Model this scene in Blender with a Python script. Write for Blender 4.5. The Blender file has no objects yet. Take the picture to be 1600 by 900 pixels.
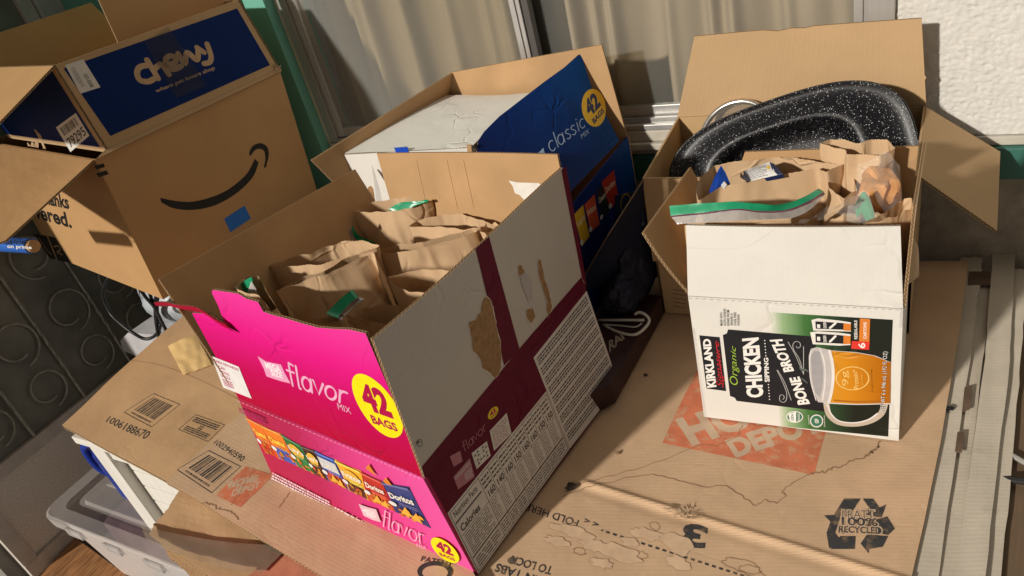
import bpy, bmesh, math, random
import numpy as np
from mathutils import Vector as Vec, Matrix, noise
random.seed(7)
sc = bpy.context.scene
COL = sc.collection
# ---------------------------------------------------------------- camera, world, sun, exposure
CAM_YAW, CAM_PITCH, CAM_ROLL, CAM_H, FPX = 0.619, 0.542, -0.276, 0.9, 1160.8
R_CAM = Matrix.Rotation(CAM_YAW, 3, 'Z') @ Matrix.Rotation(math.pi/2-CAM_PITCH, 3, 'X') @ Matrix.Rotation(CAM_ROLL, 3, 'Z')
C_CAM = Vec((0, 0, CAM_H))
cd = bpy.data.cameras.new('camera'); cam = bpy.data.objects.new('camera', cd); COL.objects.link(cam)
cam.matrix_world = Matrix.Translation(C_CAM) @ R_CAM.to_4x4()
cd.sensor_width = 36; cd.lens = FPX/1600*36; cd.clip_start = 0.02; cd.clip_end = 200
sc.camera = cam
LDIR = Vec((0.40, 1.0, -0.50)).normalized()           # direction the light travels
sd = bpy.data.lights.new('sun', 'SUN'); sd.energy = 3.7; sd.angle = math.radians(2.4); sd.color = (1.0, 0.935, 0.84)
sun = bpy.data.objects.new('sun', sd); COL.objects.link(sun); sun.rotation_euler = LDIR.to_track_quat('-Z', 'Y').to_euler()
w = bpy.data.worlds.new('World'); sc.world = w; w.use_nodes = True
nt = w.node_tree; bg = nt.nodes['Background']
sky = nt.nodes.new('ShaderNodeTexSky'); sky.sky_type = 'NISHITA'; sky.sun_disc = False
sky.sun_elevation = math.asin(-LDIR.z); sky.sun_rotation = math.atan2(-LDIR.x, -LDIR.y)
hs = nt.nodes.new('ShaderNodeHueSaturation'); hs.inputs['Saturation'].default_value = 0.15
tn = nt.nodes.new('ShaderNodeMix'); tn.data_type = 'RGBA'; tn.blend_type = 'MULTIPLY'; tn.inputs[0].default_value = 1
tn.inputs[7].default_value = (1.0, 0.88, 0.74, 1)
nt.links.new(sky.outputs[0], hs.inputs['Color']); nt.links.new(hs.outputs[0], tn.inputs[6]); nt.links.new(tn.outputs[2], bg.inputs[0])
bg.inputs[1].default_value = 0.036
sc.view_settings.view_transform = 'Standard'; sc.view_settings.look = 'None'; sc.view_settings.exposure = 0.0; sc.view_settings.gamma = 1
# ---------------------------------------------------------------- picture -> place (rays through the solved camera meet real planes)
def ray(x, y): return R_CAM @ Vec(((x-800)/FPX, -(y-450)/FPX, -1.0))
def zp(x, y, z=0.0): d = ray(x, y); return C_CAM + d*((z-C_CAM.z)/d.z)
def yp(x, y, Y): d = ray(x, y); return C_CAM + d*(Y/d.y)
def xp(x, y, X): d = ray(x, y); return C_CAM + d*(X/d.x)
def pp(x, y, P, n): d = ray(x, y); return C_CAM + d*((P-C_CAM).dot(n)/d.dot(n))
RT = R_CAM.transposed()
def proj(P):
    q = RT @ (Vec(P)-C_CAM); return 800-FPX*q.x/q.z, 450+FPX*q.y/q.z
# ---------------------------------------------------------------- objects
class Ctx: root = None; org = Vec((0, 0, 0))
def thing(name, label, cat, loc, group=None):
    o = bpy.data.objects.new(name, None); COL.objects.link(o); o.location = loc; o.empty_display_size = .05
    o['label'] = label; o['category'] = cat
    if group: o['group'] = group
    Ctx.root = o; Ctx.org = Vec(loc); return o
def link(name, me, parent='ctx'):
    o = bpy.data.objects.new(name, me); COL.objects.link(o)
    if parent == 'ctx': parent = Ctx.root
    if parent is not None: o.parent = parent
    return o
def mesh(name, vs, fs, mats, parent='ctx', mi=None, uvs=None, smooth=False, loc=None, label=None, cat=None, group=None, kind=None):
    """vs are world points; the object is stored relative to its thing's base"""
    if parent is None: org = Vec(loc) if loc is not None else Vec((0, 0, 0))
    else: org = Ctx.org
    me = bpy.data.meshes.new(name); me.from_pydata([tuple(Vec(v)-org) for v in vs], [], fs)
    for m in (mats if isinstance(mats, (list, tuple)) else [mats]): me.materials.append(m)
    if mi is not None: me.polygons.foreach_set('material_index', mi)
    if uvs is not None:
        l = me.uv_layers.new(name='UVMap')
        for i, p in enumerate(me.polygons):
            for k, li in enumerate(p.loop_indices): l.data[li].uv = uvs[i][k]
    if smooth: me.polygons.foreach_set('use_smooth', [True]*len(me.polygons))
    me.update()
    o = link(name, me, parent)
    if parent is None: o.location = org
    if label: o['label'] = label
    if cat: o['category'] = cat
    if group: o['group'] = group
    if kind: o['kind'] = kind
    return o
class MB:
    def __init__(s): s.v = []; s.f = []
    def add(s, vs, fs): n = len(s.v); s.v += [Vec(v) for v in vs]; s.f += [tuple(i+n for i in f) for f in fs]; return s
    def box(s, x0, x1, y0, y1, z0, z1, M=None, bev=0.0):
        bm = bmesh.new(); bmesh.ops.create_cube(bm, size=1)
        for v in bm.verts: v.co = Vec((x0+(v.co.x+.5)*(x1-x0), y0+(v.co.y+.5)*(y1-y0), z0+(v.co.z+.5)*(z1-z0)))
        if bev: bmesh.ops.bevel(bm, geom=list(bm.edges), offset=bev, segments=2, affect='EDGES', profile=.6)
        bm.verts.index_update()
        s.add([(M @ v.co if M else v.co.copy()) for v in bm.verts], [[v.index for v in f.verts] for f in bm.faces]); bm.free(); return s
    def tube(s, pts, r, n=8, caps=True):
        pts = [Vec(p) for p in pts]; rs = r if isinstance(r, (list, tuple)) else [r]*len(pts)
        vs = []; up = Vec((0, 0, 1)); pn = None
        for i, p in enumerate(pts):
            t = (pts[min(i+1, len(pts)-1)]-pts[max(i-1, 0)]).normalized()
            if pn is None: a = up if abs(t.z) < .9 else Vec((1, 0, 0)); pn = t.cross(a).normalized()
            pn = (pn - t*pn.dot(t)).normalized(); b = t.cross(pn)
            for k in range(n):
                a = 2*math.pi*k/n; vs.append(p+(pn*math.cos(a)+b*math.sin(a))*rs[i])
        fs = [(i*n+k, i*n+(k+1) % n, (i+1)*n+(k+1) % n, (i+1)*n+k) for i in range(len(pts)-1) for k in range(n)]
        if caps: fs += [tuple(range(n))[::-1], tuple(range((len(pts)-1)*n, len(pts)*n))]
        return s.add(vs, fs)
    def grid(s, P):   # P[i][j] points
        a, b = len(P), len(P[0])
        return s.add([p for r in P for p in r], [(i*b+j, i*b+j+1, (i+1)*b+j+1, (i+1)*b+j) for i in range(a-1) for j in range(b-1)])
    def prism(s, poly, d):
        n = len(poly); d = Vec(d); poly = [Vec(p) for p in poly]
        return s.add(poly+[p+d for p in poly], [tuple(range(n))[::-1], tuple(range(n, 2*n))]+[(i, (i+1) % n, n+(i+1) % n, n+i) for i in range(n)])
    def obj(s, name, m, **k): return mesh(name, s.v, s.f, m, **k)
def fsc(s, x, y, z=0.0): return noise.noise(Vec((x*s, y*s, z*s)))
def catmull(pts, n=8, closed=False):
    P = [Vec(p) if len(p) == 3 else Vec((p[0], p[1], 0)) for p in pts]; out = []
    m = len(P)
    for i in range(m if closed else m-1):
        if closed: a, b, c, d = P[i-1], P[i], P[(i+1) % m], P[(i+2) % m]
        else: a, b, c, d = P[max(i-1, 0)], P[i], P[i+1], P[min(i+2, m-1)]
        for k in range(n):
            t = k/n; out.append(.5*((2*b)+(c-a)*t+(2*a-5*b+4*c-d)*t*t+(3*b-a-3*c+d)*t**3))
    if not closed: out.append(P[-1])
    return out
# ---------------------------------------------------------------- materials
def nodes(name):
    m = bpy.data.materials.new(name); m.use_nodes = True; n = m.node_tree.nodes; return m, n, m.node_tree.links, n['Principled BSDF']
def srgb(h):
    if isinstance(h, str):
        c = [int(h[i:i+2], 16)/255 for i in (0, 2, 4)]; return tuple(((x+.055)/1.055)**2.4 if x > .04 else x/12.92 for x in c)
    return h
def pm(name, col, rough=.7, var=.12, scale=18, bump=0.0, bscale=300, metal=0, spec=.4, detail=4, coat=0, alpha=1, stretch=None):
    m, n, L, b = nodes(name); col = srgb(col)
    b.inputs['Roughness'].default_value = rough; b.inputs['Metallic'].default_value = metal; b.inputs['Specular IOR Level'].default_value = spec
    b.inputs['Coat Weight'].default_value = coat; b.inputs['Alpha'].default_value = alpha
    tc = n.new('ShaderNodeTexCoord'); src = tc.outputs['Object']
    if stretch:
        mp = n.new('ShaderNodeMapping'); mp.inputs['Scale'].default_value = stretch; L.new(src, mp.inputs[0]); src = mp.outputs[0]
    nz = n.new('ShaderNodeTexNoise'); nz.inputs['Scale'].default_value = scale; nz.inputs['Detail'].default_value = detail; L.new(src, nz.inputs['Vector'])
    mx = n.new('ShaderNodeMix'); mx.data_type = 'RGBA'
    mx.inputs[6].default_value = (*[c*(1-var) for c in col], 1); mx.inputs[7].default_value = (*[min(1, c*(1+var)) for c in col], 1)
    rp = n.new('ShaderNodeMapRange'); rp.inputs[1].default_value = .3; rp.inputs[2].default_value = .7
    L.new(nz.outputs[0], rp.inputs[0]); L.new(rp.outputs[0], mx.inputs[0]); L.new(mx.outputs[2], b.inputs['Base Color'])
    rr = n.new('ShaderNodeMapRange'); rr.inputs[3].default_value = max(0, rough-.08); rr.inputs[4].default_value = min(1, rough+.08)
    L.new(nz.outputs[0], rr.inputs[0]); L.new(rr.outputs[0], b.inputs['Roughness'])
    if bump:
        n2 = n.new('ShaderNodeTexNoise'); n2.inputs['Scale'].default_value = bscale; n2.inputs['Detail'].default_value = 5; L.new(src, n2.inputs['Vector'])
        bp = n.new('ShaderNodeBump'); bp.inputs['Strength'].default_value = bump; bp.inputs['Distance'].default_value = .002
        L.new(n2.outputs[0], bp.inputs['Height']); L.new(bp.outputs[0], b.inputs['Normal'])
    return m
def board(name, col, axis='X', flute=.25, rough=.85, var=.1, blot=0.0, period=.0072, spec=.25, crumple=.0, warp=0.0, coat=0.0):
    """printed or plain corrugated board, UVs in metres; flute lines run across `axis`"""
    m, n, L, b = nodes(name); col = srgb(col)
    b.inputs['Specular IOR Level'].default_value = spec; b.inputs['Roughness'].default_value = rough; b.inputs['Coat Weight'].default_value = coat; b.inputs['Coat Roughness'].default_value = .25
    tc = n.new('ShaderNodeTexCoord'); uv = tc.outputs['UV']
    def nz(sc_, det=4, str_=(1, 1, 1)):
        mp = n.new('ShaderNodeMapping'); mp.inputs['Scale'].default_value = str_; L.new(uv, mp.inputs[0])
        t = n.new('ShaderNodeTexNoise'); t.inputs['Scale'].default_value = sc_; t.inputs['Detail'].default_value = det; L.new(mp.outputs[0], t.inputs['Vector']); return t.outputs[0]
    def mix(f, a, c, bt='MIX'):
        x = n.new('ShaderNodeMix'); x.data_type = 'RGBA'; x.blend_type = bt
        for i, q in ((0, f), (6, a), (7, c)):
            if isinstance(q, (int, float)): x.inputs[i].default_value = q
            elif isinstance(q, tuple): x.inputs[i].default_value = (*q, 1)
            else: L.new(q, x.inputs[i])
        return x.outputs[2]
    def rng(s, a, b_, lo=0, hi=1):
        r = n.new('ShaderNodeMapRange'); r.inputs[1].default_value = a; r.inputs[2].default_value = b_; r.inputs[3].default_value = lo; r.inputs[4].default_value = hi; L.new(s, r.inputs[0]); return r.outputs[0]
    dk = tuple(c*(1-var) for c in col); lt = tuple(min(1, c*(1+var)) for c in col)
    base = mix(rng(nz(9), .35, .65), dk, lt)
    base = mix(rng(nz(420, 2, (1, 3, 1)), .3, .75), base, tuple(c*(1-var*.9) for c in col))
    if blot:
        base = mix(rng(nz(22, 6), .60, .66, 0, blot), base, tuple(c*.62 for c in col))
        base = mix(rng(nz(60, 6), .66, .70, 0, blot*.8), base, tuple(c*.5 for c in col))
    L.new(base, b.inputs['Base Color'])
    wv = n.new('ShaderNodeTexWave'); wv.wave_type = 'BANDS'; wv.bands_direction = axis; wv.inputs['Scale'].default_value = .314/period/ (1.0); wv.inputs['Distortion'].default_value = .6; wv.inputs['Detail'].default_value = 1
    L.new(uv, wv.inputs['Vector'])
    b1 = n.new('ShaderNodeBump'); b1.inputs['Strength'].default_value = flute; b1.inputs['Distance'].default_value = .0006; L.new(wv.outputs['Fac'], b1.inputs['Height'])
    b2 = n.new('ShaderNodeBump'); b2.inputs['Strength'].default_value = .25; b2.inputs['Distance'].default_value = .0006; L.new(nz(500, 4), b2.inputs['Height']); L.new(b1.outputs[0], b2.inputs['Normal'])
    out = b2.outputs[0]
    b3 = n.new('ShaderNodeBump'); b3.inputs['Strength'].default_value = .35; b3.inputs['Distance'].default_value = .006; L.new(nz(14, 3), b3.inputs['Height']); L.new(out, b3.inputs['Normal']); out = b3.outputs[0]
    if crumple:
        v = n.new('ShaderNodeTexVoronoi'); v.feature = 'DISTANCE_TO_EDGE'; v.inputs['Scale'].default_value = 13
        mp = n.new('ShaderNodeMapping'); L.new(uv, mp.inputs[0]); ns = n.new('ShaderNodeTexNoise'); ns.inputs['Scale'].default_value = 8; L.new(uv, ns.inputs['Vector'])
        ad = n.new('ShaderNodeMixRGB'); ad.inputs[0].default_value = .12; L.new(mp.outputs[0], ad.inputs[1]); L.new(ns.outputs[1], ad.inputs[2]); L.new(ad.outputs[0], v.inputs['Vector'])
        b4 = n.new('ShaderNodeBump'); b4.inputs['Strength'].default_value = crumple; b4.inputs['Distance'].default_value = .004
        cr = rng(v.outputs['Distance'], 0, .05); mask = rng(nz(5, 2), .5, .62)
        mu = n.new('ShaderNodeMath'); mu.operation = 'MULTIPLY'; L.new(cr, mu.inputs[0]); L.new(mask, mu.inputs[1])
        L.new(mu.outputs[0], b4.inputs['Height']); L.new(out, b4.inputs['Normal']); out = b4.outputs[0]
    L.new(out, b.inputs['Normal'])
    return m
def edge_mat(name, lin=(.50, .33, .18)):
    """cut edge of corrugated board: two liners and a zigzag flute over dark gaps (UV.x along in metres, UV.y across 0..1)"""
    m, n, L, b = nodes(name); b.inputs['Roughness'].default_value = .9; b.inputs['Specular IOR Level'].default_value = .1
    tc = n.new('ShaderNodeTexCoord'); sp = n.new('ShaderNodeSeparateXYZ'); L.new(tc.outputs['UV'], sp.inputs[0])
    def ma(op, a, b_=None, c=None):
        x = n.new('ShaderNodeMath'); x.operation = op
        for i, q in enumerate((a, b_, c)):
            if q is None: continue
            if isinstance(q, (int, float)): x.inputs[i].default_value = q
            else: L.new(q, x.inputs[i])
        return x.outputs[0]
    s = ma('SINE', ma('MULTIPLY', sp.outputs[0], 2*math.pi/.0075))
    c = ma('MULTIPLY_ADD', s, .34, .5)
    d = ma('ABSOLUTE', ma('SUBTRACT', sp.outputs[1], c))
    fl = ma('LESS_THAN', d, .13)
    li = ma('GREATER_THAN', ma('ABSOLUTE', ma('SUBTRACT', sp.outputs[1], .5)), .37)
    k = ma('MAXIMUM', fl, li)
    mx = n.new('ShaderNodeMix'); mx.data_type = 'RGBA'; mx.inputs[6].default_value = (.06, .035, .018, 1); mx.inputs[7].default_value = (*lin, 1)
    L.new(k, mx.inputs[0]); L.new(mx.outputs[2], b.inputs['Base Color']); return m
def clear_plastic(name, tint=(.9, .9, .88), op=.25, rough=.15, spec=.6, wr=60):
    """thin plastic film: mostly see-through, with wrinkled glints"""
    m, n, L, b = nodes(name); out = n['Material Output']
    b.inputs['Base Color'].default_value = (*tint, 1); b.inputs['Roughness'].default_value = rough; b.inputs['Specular IOR Level'].default_value = spec
    tr = n.new('ShaderNodeBsdfTransparent'); mx = n.new('ShaderNodeMixShader')
    fr = n.new('ShaderNodeFresnel'); fr.inputs[0].default_value = 1.35
    ad = n.new('ShaderNodeMath'); ad.operation = 'ADD'; ad.use_clamp = True; ad.inputs[1].default_value = op; L.new(fr.outputs[0], ad.inputs[0])
    tc = n.new('ShaderNodeTexCoord'); nz = n.new('ShaderNodeTexNoise'); nz.inputs['Scale'].default_value = wr; nz.inputs['Detail'].default_value = 2; L.new(tc.outputs['Object'], nz.inputs['Vector'])
    bp = n.new('ShaderNodeBump'); bp.inputs['Strength'].default_value = .5; bp.inputs['Distance'].default_value = .004; L.new(nz.outputs[0], bp.inputs['Height']); L.new(bp.outputs[0], b.inputs['Normal']); L.new(bp.outputs[0], fr.inputs['Normal'])
    L.new(ad.outputs[0], mx.inputs[0]); L.new(tr.outputs[0], mx.inputs[1]); L.new(b.outputs[0], mx.inputs[2]); L.new(mx.outputs[0], out.inputs['Surface']); return m
_ink = {}
def ink(col, rough=.6, spec=.3):
    k = (str(col), rough, spec)
    if k not in _ink: _ink[k] = pm('ink_'+str(col).strip('()').replace(', ', '_'), col, rough=rough, var=.06, scale=60, spec=spec)
    return _ink[k]
def worn_ink(name, col, under, amt=.5, scale=90):
    m = pm(name, col, rough=.8, var=.15, scale=30); n = m.node_tree.nodes; L = m.node_tree.links; b = n['Principled BSDF']
    prev = b.inputs['Base Color'].links[0].from_socket
    tc = n.new('ShaderNodeTexCoord'); nz = n.new('ShaderNodeTexNoise'); nz.inputs['Scale'].default_value = scale; nz.inputs['Detail'].default_value = 6; L.new(tc.outputs['Object'], nz.inputs['Vector'])
    r = n.new('ShaderNodeMapRange'); r.inputs[1].default_value = .5; r.inputs[2].default_value = .68; r.inputs[4].default_value = amt; L.new(nz.outputs[0], r.inputs[0])
    mx = n.new('ShaderNodeMix'); mx.data_type = 'RGBA'; L.new(r.outputs[0], mx.inputs[0]); L.new(prev, mx.inputs[6]); mx.inputs[7].default_value = (*under, 1)
    L.new(mx.outputs[2], b.inputs['Base Color']); return m
KR = (.50, .31, .155)
M = {}
M['kraft'] = board('kraft_board', KR, 'X', .12)
M['kraft_v'] = board('kraft_board_cross_flutes', KR, 'Y', .12)
M['kraft_in'] = board('kraft_board_inside', (.50, .31, .155), 'X', .16, var=.14)
M['kraft_sheet'] = board('kraft_sheet_weathered', (.67, .455, .285), 'Y', .10, var=.12, blot=.13, crumple=.07)
M['kraft_sheet2'] = board('kraft_sheet_smooth', (.64, .41, .22), 'X', .07, var=.1, blot=.10, crumple=.08)
M['white_board'] = board('white_coated_board', (.70, .68, .63), 'X', .08, rough=.6, var=.03, crumple=.45, blot=.05)
M['gray_board'] = board('white_grey_board_strip', (.62, .55, .45), 'Y', .16, rough=.8, var=.12, blot=.3)
M['edge'] = edge_mat('cut_corrugated_edge')
M['edge_w'] = edge_mat('cut_edge_white_liner', (.6, .55, .47))
M['paper'] = board('brown_bag_paper', (.61, .42, .25), 'X', .0, rough=.8, var=.11, crumple=.6, blot=.03, spec=.3)
# ---------------------------------------------------------------- warped sheets and prints on them
class Sheet:
    """bilinear patch (c00,c10,c11,c01 = bottom-left, bottom-right, top-right, top-left seen from its printed side), optionally bulged"""
    def __init__(s, c00, c10, c11, c01, bulge=None, n=1):
        s.c = [Vec(c) for c in (c00, c10, c11, c01)]; s.bulge = bulge; s.n = n if bulge is None else max(n, 14)
        a, b, c, d = s.c
        s.Lu = ((b-a).length+(c-d).length)/2; s.Lv = ((d-a).length+(c-b).length)/2
        s.N0 = ((b-a)+(c-d)).cross((d-a)+(c-b)).normalized(); dev = abs((a-b+c-d).dot(s.N0)); s.n = max(s.n, 1 if dev < 2e-4 else (8 if dev < .01 else 16 if dev < .03 else 40)); s.root = Ctx.root; s.layer = 0; s.obj = None
    def S(s, u, v, off=0.0):
        a, b, c, d = s.c; p = a*(1-u)*(1-v)+b*u*(1-v)+c*u*v+d*(1-u)*v
        if s.bulge: off += s.bulge(u, v)
        return p+s.N0*off
    def uv(s, x, y):
        u = v = .5
        for _ in range(14):
            e = 1e-4; p0 = proj(s.S(u, v)); pu = proj(s.S(u+e, v)); pv = proj(s.S(u, v+e))
            a, b = (pu[0]-p0[0])/e, (pv[0]-p0[0])/e; c, d = (pu[1]-p0[1])/e, (pv[1]-p0[1])/e
            D = a*d-b*c; rx, ry = x-p0[0], y-p0[1]
            if abs(D) < 1e-9: break
            u += (d*rx-b*ry)/D; v += (a*ry-c*rx)/D
            u = min(max(u, -2), 3); v = min(max(v, -2), 3)
        return (u, v)
    def px(s, pts): return [s.uv(*p) for p in pts]
    def build(s, name, mats, t=.0035, outline=None, pxo=None, parent='ctx', jag=0.0, **k):
        if pxo: outline = s.px(pxo)
        o = outline or [(0, 0), (1, 0), (1, 1), (0, 1)]
        o = [Vec((p[0]*s.Lu, p[1]*s.Lv, 0)) for p in o]
        if sum(o[i].x*o[(i+1) % len(o)].y-o[(i+1) % len(o)].x*o[i].y for i in range(len(o))) < 0: o = o[::-1]
        bm = bmesh.new(); bm.faces.new([bm.verts.new(p) for p in o])
        if s.n > 1:
            for i in range(-6, s.n+7):
                for co, no in ((Vec((s.Lu*i/s.n, 0, 0)), Vec((1, 0, 0))), (Vec((0, s.Lv*i/s.n, 0)), Vec((0, 1, 0)))):
                    bmesh.ops.bisect_plane(bm, geom=bm.verts[:]+bm.edges[:]+bm.faces[:], plane_co=co, plane_no=no, dist=1e-6)
        bmesh.ops.triangulate(bm, faces=[f for f in bm.faces if len(f.verts) > 4])
        bm.verts.index_update()
        P = [v.co.copy() for v in bm.verts]; F = [[v.index for v in f.verts] for f in bm.faces]
        E = [(l.vert.index, l.link_loop_next.vert.index) for f in bm.faces for l in f.loops if l.edge.is_boundary]
        bm.free(); n = len(P)
        top = [s.S(p.x/s.Lu, p.y/s.Lv) for p in P]; bot = [s.S(p.x/s.Lu, p.y/s.Lv, -t) for p in P]
        fs = [tuple(f) for f in F]+[tuple(i+n for i in f[::-1]) for f in F]; mi = [0]*len(F)+[1]*len(F)
        uvs = [[(P[i].x, P[i].y) for i in f] for f in F]+[[(P[i].x, P[i].y) for i in f[::-1]] for f in F]
        for a, b in E:
            fs.append((b, a, a+n, b+n)); mi.append(2)
            horiz = abs(P[a].x-P[b].x) > abs(P[a].y-P[b].y)
            ca, cb = (P[a].x, P[b].x) if horiz else (P[a].y, P[b].y)
            uvs.append([(cb, 0), (ca, 0), (ca, 1), (cb, 1)])
        if not isinstance(mats, (list, tuple)): mats = (mats, mats, M['edge'])
        s.obj = mesh(name, top+bot, fs, list(mats), parent=parent, mi=mi, uvs=uvs, smooth=False, **k)
        s.org = Ctx.org.copy() if parent is not None else Vec(k.get('loc') or (0, 0, 0))
        return s
    def print(s, name, m, pr, label=None):
        """commit a Print's polygons as one thin printed layer lying on this sheet"""
        bm = bmesh.new(); s.layer += 1; base = .0002+.00005*s.layer; vo = []
        for vs, fs, dz in pr.items:
            b2 = [bm.verts.new((v[0]*s.Lu, v[1]*s.Lv, dz)) for v in vs]
            for f in fs:
                try: bm.faces.new([b2[i] for i in f])
                except ValueError: pass
        if s.n > 1:
            for i in range(1, s.n):
                for co, no in ((Vec((s.Lu*i/s.n, 0, 0)), Vec((1, 0, 0))), (Vec((0, s.Lv*i/s.n, 0)), Vec((0, 1, 0)))):
                    bmesh.ops.bisect_plane(bm, geom=bm.verts[:]+bm.edges[:]+bm.faces[:], plane_co=co, plane_no=no, dist=1e-6)
        bmesh.ops.triangulate(bm, faces=[f for f in bm.faces if len(f.verts) > 4])
        bm.normal_update()
        for f in bm.faces:
            if f.normal.z < 0: f.normal_flip()
        bm.verts.index_update()
        V_ = [s.S(v.co.x/s.Lu, v.co.y/s.Lv, base+v.co.z)-s.org for v in bm.verts]
        F = [[v.index for v in f.verts] for f in bm.faces]; UV = [[(v.co.x, v.co.y) for v in f.verts] for f in bm.faces]; bm.free()
        me = bpy.data.meshes.new(name); me.from_pydata([tuple(v) for v in V_], [], F); me.materials.append(m)
        l = me.uv_layers.new(name='UVMap')
        for i, p in enumerate(me.polygons):
            for k, li in enumerate(p.loop_indices): l.data[li].uv = UV[i][k]
        o = bpy.data.objects.new(name, me); COL.objects.link(o); o.parent = s.obj
        if label: o['label'] = label
        return o
_tc = {}
def text_mesh(t, bold=0.0, shear=0.0, space=1.0):
    k = (t, bold, shear, space)
    if k in _tc: return _tc[k]
    c = bpy.data.curves.new('lettering', 'FONT'); c.body = t; c.size = 1; c.fill_mode = 'FRONT'; c.offset = bold; c.shear = shear; c.space_character = space; c.resolution_u = 3
    o = bpy.data.objects.new('lettering', c); COL.objects.link(o)
    dg = bpy.context.evaluated_depsgraph_get(); me = o.evaluated_get(dg).to_mesh()
    V_ = [(v.co.x, v.co.y) for v in me.vertices]; F = [tuple(p.vertices) for p in me.polygons]
    o.evaluated_get(dg).to_mesh_clear(); bpy.data.objects.remove(o); bpy.data.curves.remove(c)
    x0 = min(v[0] for v in V_); x1 = max(v[0] for v in V_); y0 = min(v[1] for v in V_); y1 = max(v[1] for v in V_)
    r = ([((x-x0)/(x1-x0), (y-y0)/(y1-y0)) for x, y in V_], F, (x1-x0)/(y1-y0)); _tc[k] = r; return r
def bil(q, u, v):
    a, b, c, d = q
    return tuple(a[i]*(1-u)*(1-v)+b[i]*u*(1-v)+c[i]*u*v+d[i]*(1-u)*v for i in (0, 1))
class Print:
    """flat artwork; coordinates: picture pixels (converted through the sheet) or an inner 0..1 frame given by a quad"""
    def __init__(s, sh, frame=None):
        s.sh = sh; s.items = []; s.frame = sh.px(frame) if frame else None; s.k = 0
    def m(s, p):
        if s.frame: return bil(s.frame, p[0], p[1])
        return s.sh.uv(*p)
    def add(s, vs, fs, tilt=True): s.k += 1; s.items.append((vs, fs, 1e-6*(s.k % 40))); return s
    def poly(s, pts): vs = [s.m(p) for p in pts]; return s.add(vs, [tuple(range(len(vs)))])
    def text(s, t, q, bold=0.0, shear=0.0, space=1.0):
        """q: bottom-left, bottom-right, top-right, top-left of the lettering"""
        V_, F, _ = text_mesh(t, bold, shear, space); Q = [s.m(p) for p in q]
        return s.add([bil(Q, *v) for v in V_], F)
    def line(s, t, a, b, h, **k):
        """lettering along baseline a->b, height h perpendicular (in the units used)"""
        dx, dy = b[0]-a[0], b[1]-a[1]; l = math.hypot(dx, dy); nx, ny = (dy/l*h, -dx/l*h) if not s.frame else (-dy/l*h, dx/l*h)
        return s.text(t, [a, b, (b[0]+nx, b[1]+ny), (a[0]+nx, a[1]+ny)], **k)
    def stroke(s, pts, w, smooth=6, closed=False, caps=True, taper=None):
        """ribbon of width w (metres) along pts"""
        P = [s.m(p) for p in pts]; P = [Vec((p[0]*s.sh.Lu, p[1]*s.sh.Lv, 0)) for p in P]
        if smooth: P = catmull([(p.x, p.y) for p in P], smooth, closed)
        if closed: P = P+[P[0]] if (P[0]-P[-1]).length > 1e-7 else P
        n = len(P); vs = []; 
        for i in range(n):
            a = P[i-1] if i > 0 else (P[-2] if closed else P[0]); b = P[i+1] if i < n-1 else (P[1] if closed else P[-1])
            t = b-a
            if t.length < 1e-9: t = Vec((1, 0, 0))
            t.normalize(); nn = Vec((-t.y, t.x, 0)); ww = w*(taper(i/(n-1)) if taper else 1)/2
            vs += [P[i]+nn*ww, P[i]-nn*ww]
        fs = [(2*i, 2*i+1, 2*i+3, 2*i+2) for i in range(n-1)]
        if caps and not closed:
            for end, sg in ((0, -1), (n-1, 1)):
                t = (P[1]-P[0] if end == 0 else P[-1]-P[-2]); 
                if t.length < 1e-9: continue
                t = t.normalized()*sg; ww = w*(taper(end/(n-1)) if taper else 1)/2; nn = Vec((-t.y, t.x, 0)); k0 = len(vs)
                arc = [P[end]+(nn*math.cos(a)+t*math.sin(a))*ww for a in [math.pi*j/6 for j in range(7)]]
                vs += arc; fs.append(tuple(range(k0, k0+7)))
        return s.add([(p.x/s.sh.Lu, p.y/s.sh.Lv) for p in vs], fs)
    def disc(s, cx, cy, rx, ry=None, n=28, a0=0.0, rot=0.0):
        ry = ry or rx; c, d = math.cos(rot), math.sin(rot)
        return s.poly([(cx+rx*math.cos(2*math.pi*i/n)*c-ry*math.sin(2*math.pi*i/n)*d, cy+rx*math.cos(2*math.pi*i/n)*d+ry*math.sin(2*math.pi*i/n)*c) for i in range(n)])
    def greek(s, rows, x0=0, x1=1, y0=0, y1=1, fill=.55, seed=1, gap=.02, minw=.02, maxw=.09, ragged=True):
        """rows of tiny illegible words in the frame"""
        rr = random.Random(seed); h = (y1-y0)/rows
        for i in range(rows):
            yb = y1-(i+1)*h+h*(1-fill)/2; x = x0; xe = x1-(rr.random()*.25*(x1-x0) if ragged and i % 4 == 3 else 0)
            while x < xe:
                wd = rr.uniform(minw, maxw)*(x1-x0); xx = min(x+wd, xe)
                s.poly([(x, yb), (xx, yb), (xx, yb+h*fill), (x, yb+h*fill)]); x = xx+gap*(x1-x0)
        return s
    def put(s, name, m, label=None): return s.sh.print(name, m, s, label)
def bars(pr, x0, x1, y0, y1, n=26, seed=3):
    rr = random.Random(seed); x = x0; st = (x1-x0)/n
    while x < x1:
        wd = rr.choice((.3, .5, .9, 1.3))*st; pr.poly([(x, y0), (min(x+wd, x1), y0), (min(x+wd, x1), y1), (x, y1)]); x += wd+rr.choice((.4, .6, .9))*st
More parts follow.
